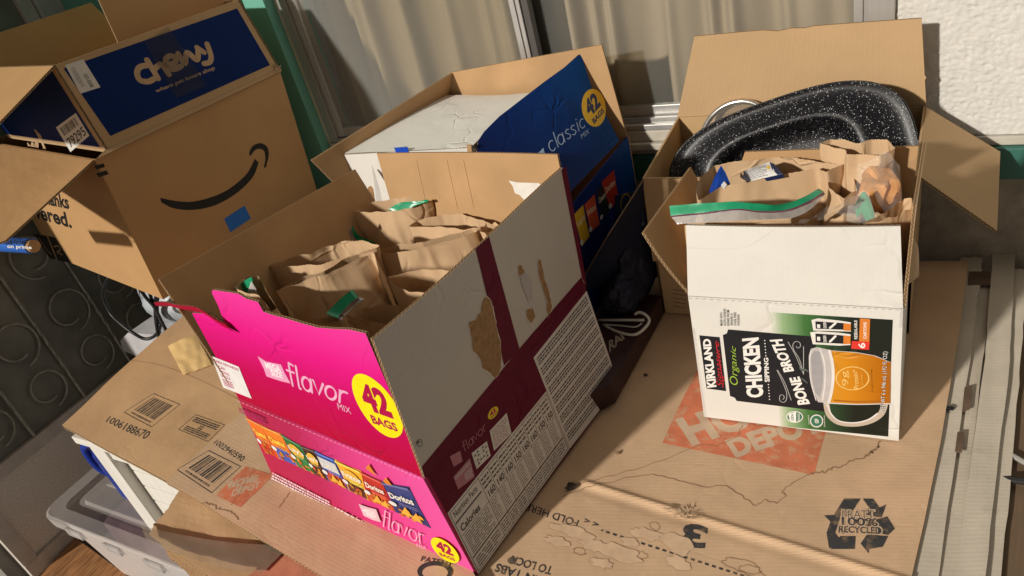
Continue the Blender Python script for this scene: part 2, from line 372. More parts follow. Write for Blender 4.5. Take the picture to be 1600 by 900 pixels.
# ================================================================ THE SETTING
FZ = -0.68; XW = -2.36; YW = 1.45
m_floor = pm('porch_concrete', (.16, .145, .13), rough=.9, var=.25, scale=8, bump=.4, bscale=120)
m_lowwall = pm('grey_rendered_wall', (.30, .26, .21), rough=.95, var=.2, scale=30, bump=.9, bscale=160)
m_green = pm('green_paint', (.16, .44, .345), rough=.45, var=.05, scale=6, bump=.08, bscale=60)
m_shgreen = pm('shaded_green_paint', (.035, .14, .11), rough=.5, var=.08, scale=8)  # trim green for the skirting, its shade put into a darker colour
m_alu = pm('window_aluminium', (.50, .49, .47), rough=.38, var=.08, scale=30, metal=.55, bump=.1, bscale=90, stretch=(1, 1, .1))
m_aludark = pm('dark_window_gasket', (.07, .065, .06), rough=.6)
m_cream = pm('cream_caulk_trim', (.62, .56, .46), rough=.6)
m_sill = pm('painted_sill', (.50, .46, .39), rough=.6, var=.1, scale=20, bump=.15, bscale=80)
b = MB().grid([[(x, y, FZ) for y in (-3, -1, .5, 2)] for x in (-4, -2, 0, 3)])
mesh('floor', b.v, b.f, m_floor, parent=None, kind='structure')
thing('house_wall', 'white stucco house wall with green painted trim behind the boxes', 'wall', (-.6, YW, FZ))
MB().box(-2.5, 1.6, YW+.004, YW+.15, FZ, .168).obj('lower_wall', m_lowwall)
MB().box(-1.49, 1.6, YW-.022, YW+.03, .168, .229, bev=.003).obj('skirting_board', m_shgreen, label='green painted board running along the foot of the wall')
MB().box(-1.49, 1.6, YW-.010, YW+.02, .2295, .246, bev=.002).obj('ledge', m_sill)
m_stucco = pm('white_stucco', (.62, .60, .56), rough=.95, var=.05, scale=40, bump=.5, bscale=420)
def stucco():
    x0, x1, z0, z1, n, m = -.095, .62, .247, 1.05, 300, 330; P = []
    for i in range(n+1):
        r = []
        for j in range(m+1):
            x = x0+(x1-x0)*i/n; z = z0+(z1-z0)*j/m
            w_ = .3*fsc(60, x, z, 9); h = (1-abs(fsc(95, x+w_*.02, z*1.7, 2))*2.4)*.0016+max(0, fsc(120, x, z*1.4, 5))*.0022+.0008*fsc(260, x, z, 7)
            r.append(Vec((x, YW-.001-h, z)))
        P.append(r)
    b = MB().grid(P); b.f = [f[::-1] for f in b.f]; return b
s_ = stucco(); s_.obj('stucco_face', m_stucco, smooth=True)
MB().box(-.0951, 1.6, YW+.004, YW+.15, .247, 2.4).box(.62, 1.6, YW-.001, YW+.004, .247, 2.4).obj('stucco_wall', m_stucco)
MB().box(-2.5, -1.57, YW-.012, YW+.15, .168, 2.4).obj('side_wall', m_green)
b = MB().box(-1.573, -1.493, 1.408, YW+.1, FZ, 2.4, bev=.002); b.obj('corner_post', m_green, label='light green square trim post beside the window')
MB().box(-1.492, -1.482, YW-.010, YW+.02, .246, 2.4).obj('trim_strip', m_cream)
# window
thing('sliding_window', 'aluminium sliding window with drawn beige curtains above the boxes', 'window', (-.8, YW, .25))
MB().box(-1.482, -.095, YW-.030, YW+.02, .2465, .262, bev=.003).box(-1.482, -.095, YW-.018, YW+.02, .2625, .287, bev=.003).obj('sill', m_sill)
f = MB()
f.box(-1.4815, -1.452, YW-.012, YW+.045, .288, 2.3, bev=.002).box(-.137, -.0955, YW-.012, YW+.045, .288, 2.3, bev=.002)
f.box(-1.4515, -.1375, YW-.016, YW-.006, .288, .300, bev=.002).box(-1.4515, -.1375, YW-.006, YW+.045, .288, .294).box(-1.4515, -.1375, YW+.008, YW+.014, .2945, .306).obj('frame', m_alu)
def sash(x0, x1, y, name, w0=.026):
    s = MB(); z0 = .302
    s.box(x0, x0+w0, y-.010, y+.006, z0, 2.2, bev=.002).box(x1-w0, x1, y-.010, y+.006, z0, 2.2, bev=.002).box(x0+w0+.0005, x1-w0-.0005, y-.009, y+.005, z0, z0+.026, bev=.002)
    s.box(x0+w0*.42, x0+w0*.55, y-.0135, y-.0101, z0, 2.2).box(x1-w0*.55, x1-w0*.42, y-.0135, y-.0101, z0, 2.2)
    o = s.obj(name, m_alu)
    g = MB().box(x0+w0*.6, x1-w0*.6, y-.0015, y+.0015, z0+.01, 2.2); g.v = [v-Ctx.org for v in g.v]
    me = bpy.data.meshes.new('pane'); me.from_pydata([tuple(v) for v in g.v], [], g.f); me.materials.append(m_glass); p = link('pane', me, o); return o
m_glass = clear_plastic('window_glass', (.75, .76, .72), op=.03, rough=.04, spec=.3, wr=2)
xs = yp(812, 30, YW+.01).x
sash(-1.451, xs+.018, YW+.001, 'sash'); sash(xs-.018, -.1378, YW+.031, 'sash')
MB().box(xs+.0185, xs+.034, YW-.004, YW+.016, .302, 2.2).obj('gasket', m_aludark)
# curtains
def curtain(name, label, x0, x1, y, seed, amp, fold, col, z1=2.2):
    m = pm('curtain_cloth_'+str(seed), col, rough=.9, var=.06, scale=6, bump=.25, bscale=900)
    rr = random.Random(seed); cs = []; x = x0
    while x < x1+fold: x += fold*rr.uniform(.5, 1.5); cs.append((x, rr.uniform(.4, 1)))
    P = []; n = 320
    for i in range(n+1):
        xx = x0+(x1-x0)*i/n; r = []
        for j in range(13):
            z = .27+(z1-.27)*j/12; q = xx+.03*fsc(1.6, xx, z, seed)
            d = sum(a*math.exp(-((q-c)/(fold*.17))**2) for c, a in cs)+.35*math.sin(q/fold*4+2*fsc(2, xx, z, seed+5))
            r.append(Vec((xx, y-amp*d, z)))
        P.append(r)
    b = MB().grid(P); thing(name, label, 'curtain', ((x0+x1)/2, y, .27)); b.obj('cloth', m, smooth=True)
    MB().tube([(x0, y, z1), (x1, y, z1)], .008).obj('rod', m_alu)
curtain('curtain', 'grey beige curtain with sharp folds behind the left window pane', -1.46, xs, YW+.10, 4, .040, .085, (.205, .155, .085))
curtain('curtain', 'paler beige curtain with broad soft folds behind the right window pane', xs+.003, -.12, YW+.115, 9, .045, .085, (.275, .22, .145))
b = MB().box(-1.5, -.09, YW+.16, YW+.17, .25, 2.4); mesh('room_behind_window', b.v, b.f, pm('dark_room', (.03, .028, .025)), parent=None, kind='structure')
# white pipe by the post
b = MB().tube([(-1.598, 1.375, FZ), (-1.598, 1.375, .3), (-1.598, 1.375, 2.3)], .021, 20)
mesh('downpipe', b.v, b.f, pm('white_pipe', (.62, .60, .56), rough=.35, var=.08), parent=None, loc=(-1.598, 1.375, FZ), smooth=True, label='white round downpipe standing between the smile box and green post', cat='pipe')
# left wall and security door
b = MB().box(XW-.2, XW-.02, .40, 1.6, FZ, 2.4); mesh('side_house_wall', b.v, b.f, pm('side_wall_paint', (.25, .24, .22)), parent=None, loc=(XW, 0, FZ), label='plain grey side wall behind the screen door', cat='wall')
thing('security_door', 'grey metal screen door with scroll ironwork and solid kick panel', 'door', (XW, .9, FZ))
m_doorf = pm('door_frame_grey', (.58, .53, .47), rough=.55, var=.1, scale=25, bump=.15)
m_kick = pm('speckled_kick_panel', (.78, .72, .64), rough=.6, var=.18, scale=220, bump=.5, bscale=240, detail=2)
m_meshs = pm('dark_door_mesh', (.20, .20, .165), rough=.6, var=.35, scale=7, spec=.3)
Y0, Y1 = .44, 1.36
MB().box(XW-.012, XW, Y0+.045, Y1-.04, -.617, -.345).obj('kick_panel', m_kick)
MB().box(XW-.010, XW-.004, Y0+.03, Y1-.03, -.30, 1.4).obj('screen_mesh', m_meshs)
b = MB(); b.box(XW-.02, XW+.016, Y0, Y1, FZ+.005, -.618, bev=.003).box(XW-.02, XW+.016, Y0, Y0+.044, -.6175, 1.45, bev=.003).box(XW-.02, XW+.016, Y1-.04, Y1, -.6175, 1.45, bev=.003).box(XW-.02, XW+.010, Y0+.0445, Y1-.0405, -.3445, -.302, bev=.003)
b.obj('door_frame', m_doorf)
MB().box(XW-.03, XW+.03, Y1+.003, YW-.012, FZ, 2.3, bev=.004).obj('jamb', pm('white_jamb', (.55, .54, .51), rough=.45))
m_iron = pm('old_iron_scroll', (.38, .37, .31), rough=.6, var=.25, scale=60)
def twisted(y):
    P = []
    for i in range(90):
        z = -.30+1.7*i/89; P.append((z,))
    v = []; n = 4; F = []
    for i in range(90):
        z = -.30+1.7*i/89; a0 = z*38 if abs((z+.3) % .36-.18) < .09 else 0; r = .0048
        for k in range(n): a = a0+k*math.pi/2; v.append((XW+.007+r*math.cos(a), y+r*math.sin(a), z))
    F = [(i*n+k, i*n+(k+1) % n, (i+1)*n+(k+1) % n, (i+1)*n+k) for i in range(89) for k in range(n)]
    b = MB(); b.add(v, F); b.obj('twisted_bar', m_iron)
def scroll(y, z, s, sg):
    P = []
    for i in range(34):
        t = i/33; a = math.pi*(-.5+2.1*t); r = .062*s*(1-.42*t)
        P.append((XW+.007, y+sg*(r*math.cos(a)-.0*t), z+r*math.sin(a)*1.1))
    MB().tube(P, .0030, 6).obj('scroll', m_iron)
for y in (.50, .68, .862, 1.042, 1.222): twisted(y)
for y in (.59, .771, .952, 1.132, 1.3):
    for z, s in ((-.20, 1.0), (-.03, 1.15), (.17, 1.1), (.37, 1.05), (.6, 1.1)):
        scroll(y+.015, z, s, -1 if (int(z*10) % 2) else 1)
# wooden board on the floor at the bottom left
m_ply = pm('reddish_wood', (.36, .17, .07), rough=.5, var=.4, scale=6, stretch=(18, 3, 3), bump=.2, bscale=40)
q = [zp(52, 925, FZ), zp(122, 846, FZ), zp(230, 925, FZ), zp(150, 990, FZ)]
b = MB().prism([p+Vec((0, 0, .002)) for p in q], (0, 0, .018)); mesh('wooden_board', b.v, b.f, m_ply, parent=None, loc=q[0], label='small reddish grained wooden board on the floor at lower left', cat='board')
# ================================================================ WHITE TABLE under the cardboard
m_wt = pm('white_painted_wood', (.74, .71, .65), rough=.5, var=.04, scale=20, bump=.15, bscale=60, stretch=(3, 3, .4))
thing('white_table', 'white painted wooden table with plank sides below the cardboard', 'table', (-.9, 1.0, FZ))
TX0, TX1, TY0, TY1 = -1.712, .5, .552, 1.42
MB().box(TX0, -1.0, TY0, TY1, -.052, -.031, bev=.002).box(-.9995, TX1, .42, TY1, -.052, -.031, bev=.002).obj('tabletop', m_wt)
MB().box(TX0+.02, -1.0, TY0+.012, TY0+.03, -.092, -.0525).obj('apron', m_wt)
for x, y in ((TX0+.035, TY0+.006), (.3, .44), (TX0+.06, 1.3), (.3, 1.3), (-.75, .42)):
    MB().box(x, x+.058, y, y+.040, (-.3755 if x < -1.5 and y < .7 else FZ), -.0525, bev=.003).obj('leg', m_wt)
L0 = Vec((TX0+.108, TY0+.03, -.11)); L1 = L0+Vec((.30, 0, -.42))
b = MB(); d = (L1-L0).normalized(); nn = Vec((-d.z, 0, d.x))*.018
pass
for i in range(7):
    MB().box(TX0+.0945, -1.0, TY0+.030, TY0+.042, -.096-(i+1)*.052+.003, -.096-i*.052, bev=.002).obj('plank', m_wt)
# ================================================================ CARDBOARD SHEETS on the table
def flat(name, label, px, z, t=.005, mats=None, prints=None, warp=.0, seed=1, cat='cardboard', group=None, ridge=None, n=24, frame=None):
    """a flat board lying at height z whose outline is px; frame = four px for its uv axes"""
    P = [zp(x, y, z) for x, y in px]; fr = [zp(x, y, z) for x, y in (frame or px[:4])]
    c = sum(P, Vec((0, 0, 0)))/len(P)
    th = thing(name, label, cat, (c.x, c.y, z-t), group)
    bul = (lambda u, v: warp*fsc(1, u*3+seed, v*3)+(ridge(u, v) if ridge else 0)) if (warp or ridge) else None
    s = Sheet(*fr, bulge=bul, n=n)
    s.build('sheet', mats or (M['kraft_sheet'], M['kraft_sheet'], M['edge']), t=t, outline=[s.uv(*p) for p in px])
    return s
INK = (.035, .035, .038); M['ink'] = worn_ink('carton_ink', (.045, .045, .048), KR, .35); M['ink2'] = worn_ink('faded_carton_ink', (.12, .085, .06), KR, .5)
M['hd'] = worn_ink('orange_print', (.66, .20, .10), (.62, .40, .24), .75); M['hd2'] = worn_ink('pale_orange_print', (.62, .22, .12), (.50, .30, .18), .5)
# main sheet, with the large orange logo, fold ridge and markings
fr = [(380, 905), (1420, 905), (1515, 405), (900, 405)]
A0, A1_, A2, A3 = zp(560, 930), zp(1418, 930), zp(1513, 408), zp(640, 408)
ra, rb = zp(905, 752), zp(1300, 872)
def ridge_main(u, v):
    # raised fold line; distance from the line in the table plane
    p = A0*(1-u)*(1-v)+A1_*u*(1-v)+A2*u*v+A3*(1-u)*v
    d = (rb-ra).xy.normalized(); q = (p-ra).xy; s_ = q.x*d.y-q.y*d.x; t_ = q.dot(d)
    return (.0040*math.exp(-(s_/.006)**2)-.0010*math.exp(-((s_-.014)/.008)**2))*min(1, max(0, (t_+.03)/.05))
outl = [(470, 930), (1418, 930), (1443, 820), (1470, 690), (1478, 640), (1499, 520), (1513, 408), (640, 408), (500, 600)]
P = [zp(*p) for p in outl]; thing('cardboard_sheet', 'large weathered cardboard sheet with orange logo and recycling mark under the boxes', 'cardboard', (-.4, .9, -.005))
main = Sheet(A0, A1_, A2, A3, bulge=ridge_main, n=210)
main.build('sheet', (M['kraft_sheet'], M['kraft_sheet'], M['edge']), t=.005, outline=[main.uv(*p) for p in outl])
main.n = 60
# orange logo square
p1, p2 = zp(1035, 692), zp(1272, 742); d = p2-p1; side = d.length; perp = Vec((-d.y, d.x, 0))
p3, p4 = p2+perp, p1+perp
pr = Print(main); pr.items = []
def wuv(p): return main.uv(*proj(p))
pr.add([wuv(p) for p in (p1, p2, p3, p4)], [(0, 1, 2, 3)]); pr.put('orange_logo', M['hd'])
pr = Print(main)
M['kgap'] = pm('bare_kraft', (.62, .45, .31), var=.12, scale=30)
def lw(t, o, dx, h, **k):
    o = Vec(o); V_, F, asp = text_mesh(t, **k); dd = Vec((dx[0], dx[1], 0)); up = Vec((-dd.y, dd.x, 0)).normalized()*h
    pr.add([wuv(o+dd*a+up*b) for a, b in V_], F)
e1 = d.normalized(); e2 = perp.normalized(); dg = (e1+e2).normalized(); dn = (e2-e1).normalized(); sd_ = side
pr.text('HOME', [(1082, 698), (1272, 640), (1243, 600), (1054, 655)], bold=.05); pr.text('DEPOT', [(1150, 716), (1289, 674), (1272, 643), (1132, 688)], bold=.05)
c = (p1+p3)/2+dn*sd_*.33; lw('THE', c-dg*sd_*.11, (dg*sd_*.22)[:2], sd_*.09, bold=.045)
pr.put('logo_lettering', M['kgap'], label='bare kraft block letters THE HOME DEPOT across the orange square')
pr = Print(main); pr.disc(1268, 731, 6, 4); pr.disc(1268, 731, 4.4, 2.9); pr.items.pop()
pr = Print(main)
pr.line('3', (1104, 818), (1069, 811), 30, bold=.05); pr.items.pop()
pr.text('3', [(1106, 823), (1070, 815), (1062, 852), (1103, 859)][::1], bold=.04)
pr.put('printed_numeral', M['ink'], label='large printed numeral 3, upside down'); pr = Print(main)
pr.text('FOLD HERE', [(905, 813), (824, 786), (820, 797), (901, 824)], bold=.012)
pr.text('<', [(935, 824), (925, 821), (927, 815), (936, 817)], bold=.02); pr.text('<', [(921, 819), (912, 816), (914, 810), (923, 812)], bold=.02)
pr.disc(941, 829, 2, 1.6)
for i in range(30):
    x = 947+i*11.05; y = 831+i*3.55
    pr.poly([(x, y-1.6), (x+6, y+.4), (x+5.2, y+3.4), (x-.8, y+1.4)])
pr.put('fold_here_line', M['ink'], label='wording FOLD HERE and a dashed line'); pr = Print(main)
pr.text('TO LOCK', [(865, 886), (800, 868), (795, 880), (860, 899)][::1], bold=.02); pr.text('IN TABS', [(840, 900), (777, 880), (772, 893), (835, 913)], bold=.02)
pr.disc(800, 876, 7, 5.5); pr.put('tab_wording', M['ink'], label='wording IN TABS TO LOCK')

# recycled mark
pr = Print(main, frame=[(1287, 858), (1392, 858), (1396, 778), (1291, 778)])
def arrowbody(pts): pr.poly(pts)
pr.poly([(.27, .98), (.52, .98), (.36, .62), (.13, .66)]); pr.poly([(.55, .98), (.70, .98), (.80, .80), (.90, .86), (.84, .60), (.60, .66), (.68, .74)])
pr.poly([(-.02, .64), (.28, .66), (.22, .58), (.16, .30), (.32, .06), (.08, .02), (.03, .30), (.08, .52)]); pr.poly([(.10, .0), (.47, .0), (.47, .24), (.24, .24)])
pr.poly([(.55, .10), (.68, -.08), (.68, .0), (.88, .04), (.95, .24), (.68, .26), (.66, .32)]); pr.poly([(.76, .56), (.92, .62), (1.04, .38), (.95, .26), (.80, .30)])
pr.put('recycling_arrows', M['ink'])
pr = Print(main); 
pr.text('PRATT', [(1314, 812), (1369, 812), (1368, 796), (1314, 796)], bold=.06); pr.text('100%', [(1313, 822), (1374, 824), (1373, 808), (1313, 806)], bold=.07); pr.text('RECYCLED', [(1308, 834), (1380, 837), (1379, 822), (1309, 820)], bold=.06)
pr.put('lettering_ground', M['kgap'])
pr = Print(main)
pr.text('PRATT', [(1316, 810), (1366, 810), (1365, 798), (1316, 798)], bold=-.012); pr.text('100%', [(1315, 821), (1372, 823), (1371, 810), (1315, 808)], bold=.02); pr.text('RECYCLED', [(1310, 832), (1378, 835), (1377, 824), (1311, 822)], bold=.02)
pr.put('recycled_lettering', M['ink'], label='lettering PRATT 100% RECYCLED')
# water stain outlines and pale dried patches
m_st = worn_ink('stain_edge', (.30, .18, .10), KR, .45, 160)
pr = Print(main)
def wob(pts, amp, n=5, seed=1):
    rr = random.Random(seed); out = []
    for i in range(len(pts)-1):
        for k in range(n):
            t = k/n; out.append((pts[i][0]*(1-t)+pts[i+1][0]*t+rr.uniform(-amp, amp), pts[i][1]*(1-t)+pts[i+1][1]*t+rr.uniform(-amp, amp)))
    return out+[pts[-1]]
pr.stroke(wob([(882, 762), (960, 743), (1035, 720), (1095, 695), (1120, 697), (1152, 682), (1160, 665)], 1.3), .0011, 3)
pr.stroke(wob([(880, 775), (925, 760), (985, 746), (1020, 742), (1060, 751), (1100, 761), (1135, 759), (1160, 776), (1180, 790), (1195, 782), (1215, 786), (1228, 775), (1222, 768), (1240, 755), (1262, 742)], 1.5), .0012, 3)
pr.stroke(wob([(1262, 742), (1290, 737), (1325, 723), (1352, 712), (1368, 703), (1376, 690)], 2.6, 9, 3), .0019, 3)
rr = random.Random(5)
pats = [(895, 830, 34, 9), (925, 852, 22, 10), (962, 862, 40, 13), (940, 880, 18, 8), (870, 846, 18, 8), (985, 848, 14, 8), (1010, 835, 26, 9), (1058, 850, 22, 18), (1060, 880, 20, 10), (1160, 885, 30, 9), (1175, 893, 20, 8), (1022, 822, 9, 7), (905, 862, 10, 6), (1003, 868, 8, 6)]
blobs = []
for cx, cy, rx, ry in pats:
    n = 18; blobs.append([(cx+rx*math.cos(a)*k, cy+(ry*math.sin(a)+rx*.25*math.cos(a))*k) for a, k in [(2*math.pi*i/n, rr.uniform(.72, 1.2)) for i in range(n)]])
for bl in blobs: pr.stroke(bl, .0008, 3, closed=True)
pr.put('stain_lines', m_st)
pr = Print(main)
for bl in blobs[:9]: pr.poly(catmull(bl, 3, True) and [(p.x, p.y) for p in catmull(bl, 3, True)])
pr.put('dried_paste_patch', pm('dried_pale_paste', (.69, .48, .315), rough=.7, var=.1, scale=60))
# torn tuft on the ridge
b = MB(); rr = random.Random(2); c0 = zp(1066, 806)
for i in range(60):
    a = rr.uniform(0, 6.28); r0 = rr.uniform(0, .014); r1 = r0+rr.uniform(.003, .01); z = .003+rr.uniform(0, .005)
    p = c0+Vec((math.cos(a)*r0*1.4, math.sin(a)*r0*.6, z)); q = c0+Vec((math.cos(a+.3)*r1*1.4, math.sin(a+.3)*r1*.6, z+rr.uniform(-.002, .004))); s = Vec((.0009, .0012, 0))
    b.add([p-s, p+s, q+s*.4, q-s*.4], [(0, 1, 2, 3)])
b.obj('torn_tuft', pm('torn_paper_fibre', (.55, .40, .26), var=.3, scale=80), kind='stuff')
# small dark dirt clumps
def clump(name, label, x, y, s, z=.0, col=(.05, .035, .025), seed=1, cat='debris'):
    bm = bmesh.new(); bmesh.ops.create_icosphere(bm, subdivisions=2, radius=1); c = zp(x, y, z)
    for v in bm.verts:
        k = 1+.7*noise.noise(v.co*1.7+Vec((seed*3.1, 0, 0))); v.co = Vec((v.co.x*s*k, v.co.y*s*.8*k, max(0.0, v.co.z*.5+.3)*s*k))+c+Vec((0, 0, .001))
    mesh(name, [v.co.copy() for v in bm.verts], [[v.index for v in f.verts] for f in bm.faces], pm('dirt_'+str(seed), col, rough=.9, var=.4, scale=200), parent=None, loc=c, label=label, cat=cat); bm.free()
clump('dirt_clump', 'dark brown dried leaf bit beside the pink carton on the sheet', 893, 762, .009, seed=3)
clump('dirt_clump', 'tiny dark speck on the sheet between pink and broth boxes', 1009, 587, .004, seed=4)
clump('dirt_clump', 'small crumb on the sheet near the shadow of the pink carton', 966, 709, .004, seed=5, col=(.25, .16, .09))
clump('torn_plastic_scrap', 'black torn plastic scrap on the grey board strips', 1484, 640, .006, z=-.006, seed=6, col=(.012, .012, .013), cat='scrap')
# barcode sheet (left) and second barcode sheet
S1 = flat('cardboard_sheet', 'flat cardboard sheet printed 1006188670 at the table corner', [(97, 664), (262, 752), (440, 640), (560, 480), (330, 455), (205, 563)], .006, t=.011, mats=(M['kraft_sheet2'], M['kraft_sheet2'], M['edge']), warp=.004, seed=3, frame=[(97, 664), (262, 752), (470, 590), (300, 505)])
S1.n = 14
def boxcode(s, q, seed, name='barcode'):
    pr = Print(s, frame=q)
    for a, b_ in (((0, 0), (1, 0)), ((1, 0), (1, 1)), ((1, 1), (0, 1)), ((0, 1), (0, 0))): pr.stroke([a, b_], .0016, 0)
    bars(pr, .13, .87, .22, .88, 22, seed); pr.greek(1, .15, .85, .06, .16, seed=seed)
    pr.put(name, M['ink'])
boxcode(S1, [(194, 644), (237, 667), (281, 632), (240, 615)], 4)
pr = Print(S1); pr.text('1006188670', [(165, 659), (227, 687), (237, 675), (172, 650)], bold=.012); pr.put('printed_number', M['ink'], label='number 1006188670')
def stampbox(s, q, seed):
    pr = Print(s, frame=q)
    for a, b_ in (((0, 0), (1, 0)), ((1, 0), (1, 1)), ((1, 1), (0, 1)), ((0, 1), (0, 0))): pr.stroke([a, b_], .0013, 0)
    pr.greek(3, .08, .92, .60, .92, seed=seed, minw=.05, maxw=.2); pr.text('32', [(.42, .36), (.56, .36), (.56, .58), (.42, .58)], bold=.03); pr.greek(3, .1, .9, .06, .34, seed=seed+1, minw=.05, maxw=.2)
    pr.put('strength_stamp', M['ink'])
stampbox(S1, [(279, 671), (325, 690), (351, 664), (306, 648)], 6)
m_fold = pm('fold_shade', (.42, .27, .15), rough=.9)
# slit line of the fold toward the back
pr = Print(S1); pr.stroke([(205, 563), (262, 574), (350, 612), (400, 640)], .0016, 4); pr.put('fold_line', m_fold)
S2 = flat('cardboard_sheet', 'cardboard sheet printed 1002940590 with small orange logo before the pink carton', [(260, 754), (300, 776), (380, 826), (470, 880), (560, 934), (760, 934), (700, 800), (560, 660), (430, 600), (352, 668)], .0125, t=.006, mats=(M['kraft_sheet'], M['kraft_sheet'], M['edge']), warp=.0015, seed=5, frame=[(262, 754), (560, 920), (640, 760), (430, 640)])
S2.n = 12
boxcode(S2, [(277, 734), (331, 770), (376, 729), (326, 704)], 9)
pr = Print(S2); pr.text('1002940590', [(333, 693), (377, 722), (384, 714), (340, 687)], bold=.012); pr.put('printed_number', M['ink'], label='number 1002940590')
stq = [(338, 775), (376, 792), (410, 762), (425, 738), (375, 728)]
pr = Print(S2); pr.poly([(338, 774), (376, 793), (402, 768), (428, 742), (384, 729)]); pr.put('orange_logo', M['hd'])
pr = Print(S2); pr.text('THE', [(352, 757), (378, 768), (384, 761), (358, 750)], bold=.03); pr.text('HOME', [(356, 764), (402, 753), (405, 742), (362, 750)], bold=.04); pr.text('DEPOT', [(361, 777), (405, 762), (408, 752), (364, 766)], bold=.04); pr.put('logo_lettering', M['kgap'])
pr = Print(S2); pr.stroke(wob([(362, 788), (372, 776), (380, 760), (392, 744), (398, 735)], 1.5), .0009, 3); pr.stroke(wob([(437, 792), (447, 778), (452, 770)], 1), .0016, 3)
pr.stroke(wob([(318, 785), (333, 790), (345, 796), (362, 800), (372, 812)], 2.4), .0022, 2); pr.put('stain_lines', m_st)
# black disc print and 'PATENT' wording at the lower edge
pr = Print(S2); pr.disc(680, 893, 28, 16); pr.put('round_seal', M['ink']); pr = Print(S2); pr.disc(680, 895, 20, 11); pr.put('seal_centre', M['kgap'])
pr = Print(S2); pr.text('PATENT', [(657, 877), (706, 888), (708, 879), (660, 869)], bold=.012); pr.put('printed_word', M['ink'], label='word PATENT')
# deeper layers: back sheet under the amber note, salmon printed sheet, old folded stack
flat('cardboard_sheet', 'plain kraft sheet beneath the yellow note at the table back', [(205, 565), (330, 470), (480, 380), (640, 500), (430, 660)], .0012, t=.006, mats=(M['kraft_sheet2'], M['kraft_sheet2'], M['edge']), warp=.002, seed=8, frame=[(205, 565), (430, 660), (640, 500), (330, 470)], n=14)
S3 = flat('cardboard_sheet', 'salmon pink printed cardboard at the lower edge of the table', [(430, 860), (350, 935), (640, 940), (620, 900), (520, 830)], .004, t=.004, mats=(pm('salmon_print', (.60, .24, .14), rough=.8, var=.12, scale=40, bump=.2, bscale=200), M['kraft'], M['edge']), frame=[(380, 935), (640, 940), (620, 860), (450, 830)])
old = [(M['kraft_sheet2'], 0), (M['kraft_sheet'], 1)]
for i, (lab, z, o) in enumerate((
    ('top layer of the old folded cardboard stack at the table edge', .001, [(283, 762), (262, 795), (240, 820), (232, 835), (300, 880), (360, 925), (470, 935), (600, 900), (470, 850), (380, 810)]),
    ('second layer of the old folded cardboard stack, frayed edge', -.006, [(280, 770), (240, 825), (250, 850), (300, 890), (340, 930), (500, 930), (450, 850), (330, 790)]),
    ('bottom layer of the old folded cardboard stack, crushed corner', -.0135, [(280, 780), (247, 838), (262, 868), (290, 890), (325, 935), (480, 930), (430, 850), (330, 800)]))):
    rr = random.Random(i+3); oo = []
    for k in range(len(o)):
        a, b_ = o[k], o[(k+1) % len(o)]
        for j in range(6): t = j/6; oo.append((a[0]*(1-t)+b_[0]*t+rr.uniform(-1.2, 1.2), a[1]*(1-t)+b_[1]*t+rr.uniform(-1.6, 1.6)))
    flat('folded_cardboard', lab, oo, z, t=.006, mats=(M['kraft_sheet2'], M['kraft_sheet2'], M['edge']), warp=.0035, seed=20+i, frame=[(240, 900), (480, 930), (470, 800), (283, 762)], group='layers of the old folded cardboard stack', n=16)
# brown packing tape strip over that stack
m_tape = clear_plastic('brown_tape_film', (.42, .34, .25), op=.42, rough=.22, wr=25)
P = []
for i in range(31):
    u = i/30; a = Vec(zp(222+u*232, 824+u*30+8*math.sin(u*3), .004)); b_ = Vec(zp(232+u*180, 848+u*42+14*math.sin(u*2.5), .004))
    P.append([a*(1-v)+b_*v+Vec((0, 0, .0045+.0012*fsc(5, u*2, v)+.002*math.sin(v*3)*(.5+.5*math.sin(u*11)))) for v in [j/6 for j in range(7)]])
b = MB().grid(P); mesh('packing_tape', b.v, b.f, m_tape, parent=None, loc=zp(240, 840), smooth=True, label='wide brown see-through tape strip over the old folded cardboard', cat='tape')
# yellow paper note
s = Sheet(*[zp(x, y, .010) for x, y in ((286, 586), (331, 570), (308, 527), (262, 541))], bulge=lambda u, v: .008*math.sin(u*2.6)*v+.002*fsc(4, u, v), n=14)
s.root = None; s.build('paper_note', (pm('yellow_paper', (.80, .55, .24), rough=.8, var=.03, scale=10),)*3, t=.0004, parent=None, loc=zp(295, 560, .008), label='crumpled yellow paper note lying by the pink carton', cat='paper')
s.org = zp(295, 560, .008)
pr = Print(s)
for k in range(6): pr.stroke([(266+k*3.6, 540+k*9-1), (313+k*3.6, 527+k*9-1)], .0005, 0)
pr.put('ruled_lines', ink((.5, .38, .2)))
# grey-white board strips on the right
GW = (M['gray_board'], M['gray_board'], M['edge'])
strips = [('widest inner grey-white board strip along the sheet edge', [(1410, 935), (1462, 935), (1528, 470), (1535, 402), (1500, 402)], -.0072),
          ('second grey-white board strip, notched near the middle', [(1450, 935), (1493, 935), (1536, 560), (1552, 455), (1530, 440)], -.0135),
          ('third grey-white board strip, longest, reaching the wall', [(1488, 935), (1535, 935), (1578, 560), (1588, 385), (1552, 385), (1540, 560)], -.0125+.007),
          ('outermost grey-white board strip with a ragged edge', [(1532, 935), (1562, 935), (1592, 600), (1606, 420), (1580, 420), (1570, 620)], -.0135)]
for i, (lab, o, z) in enumerate(strips):
    rr = random.Random(i+11); oo = []
    for k in range(len(o)):
        a, b_ = o[k], o[(k+1) % len(o)]
        for j in range(10): t = j/10; oo.append((a[0]*(1-t)+b_[0]*t+rr.uniform(-1.3, 1.3), a[1]*(1-t)+b_[1]*t+rr.uniform(-1.3, 1.3)))
    flat('board_strip', lab, oo, z, t=.006, mats=GW, warp=.0025, seed=30+i, group='grey-white board strips along the table edge', frame=[(1440, 935), (1560, 935), (1590, 400), (1515, 400)], n=18)
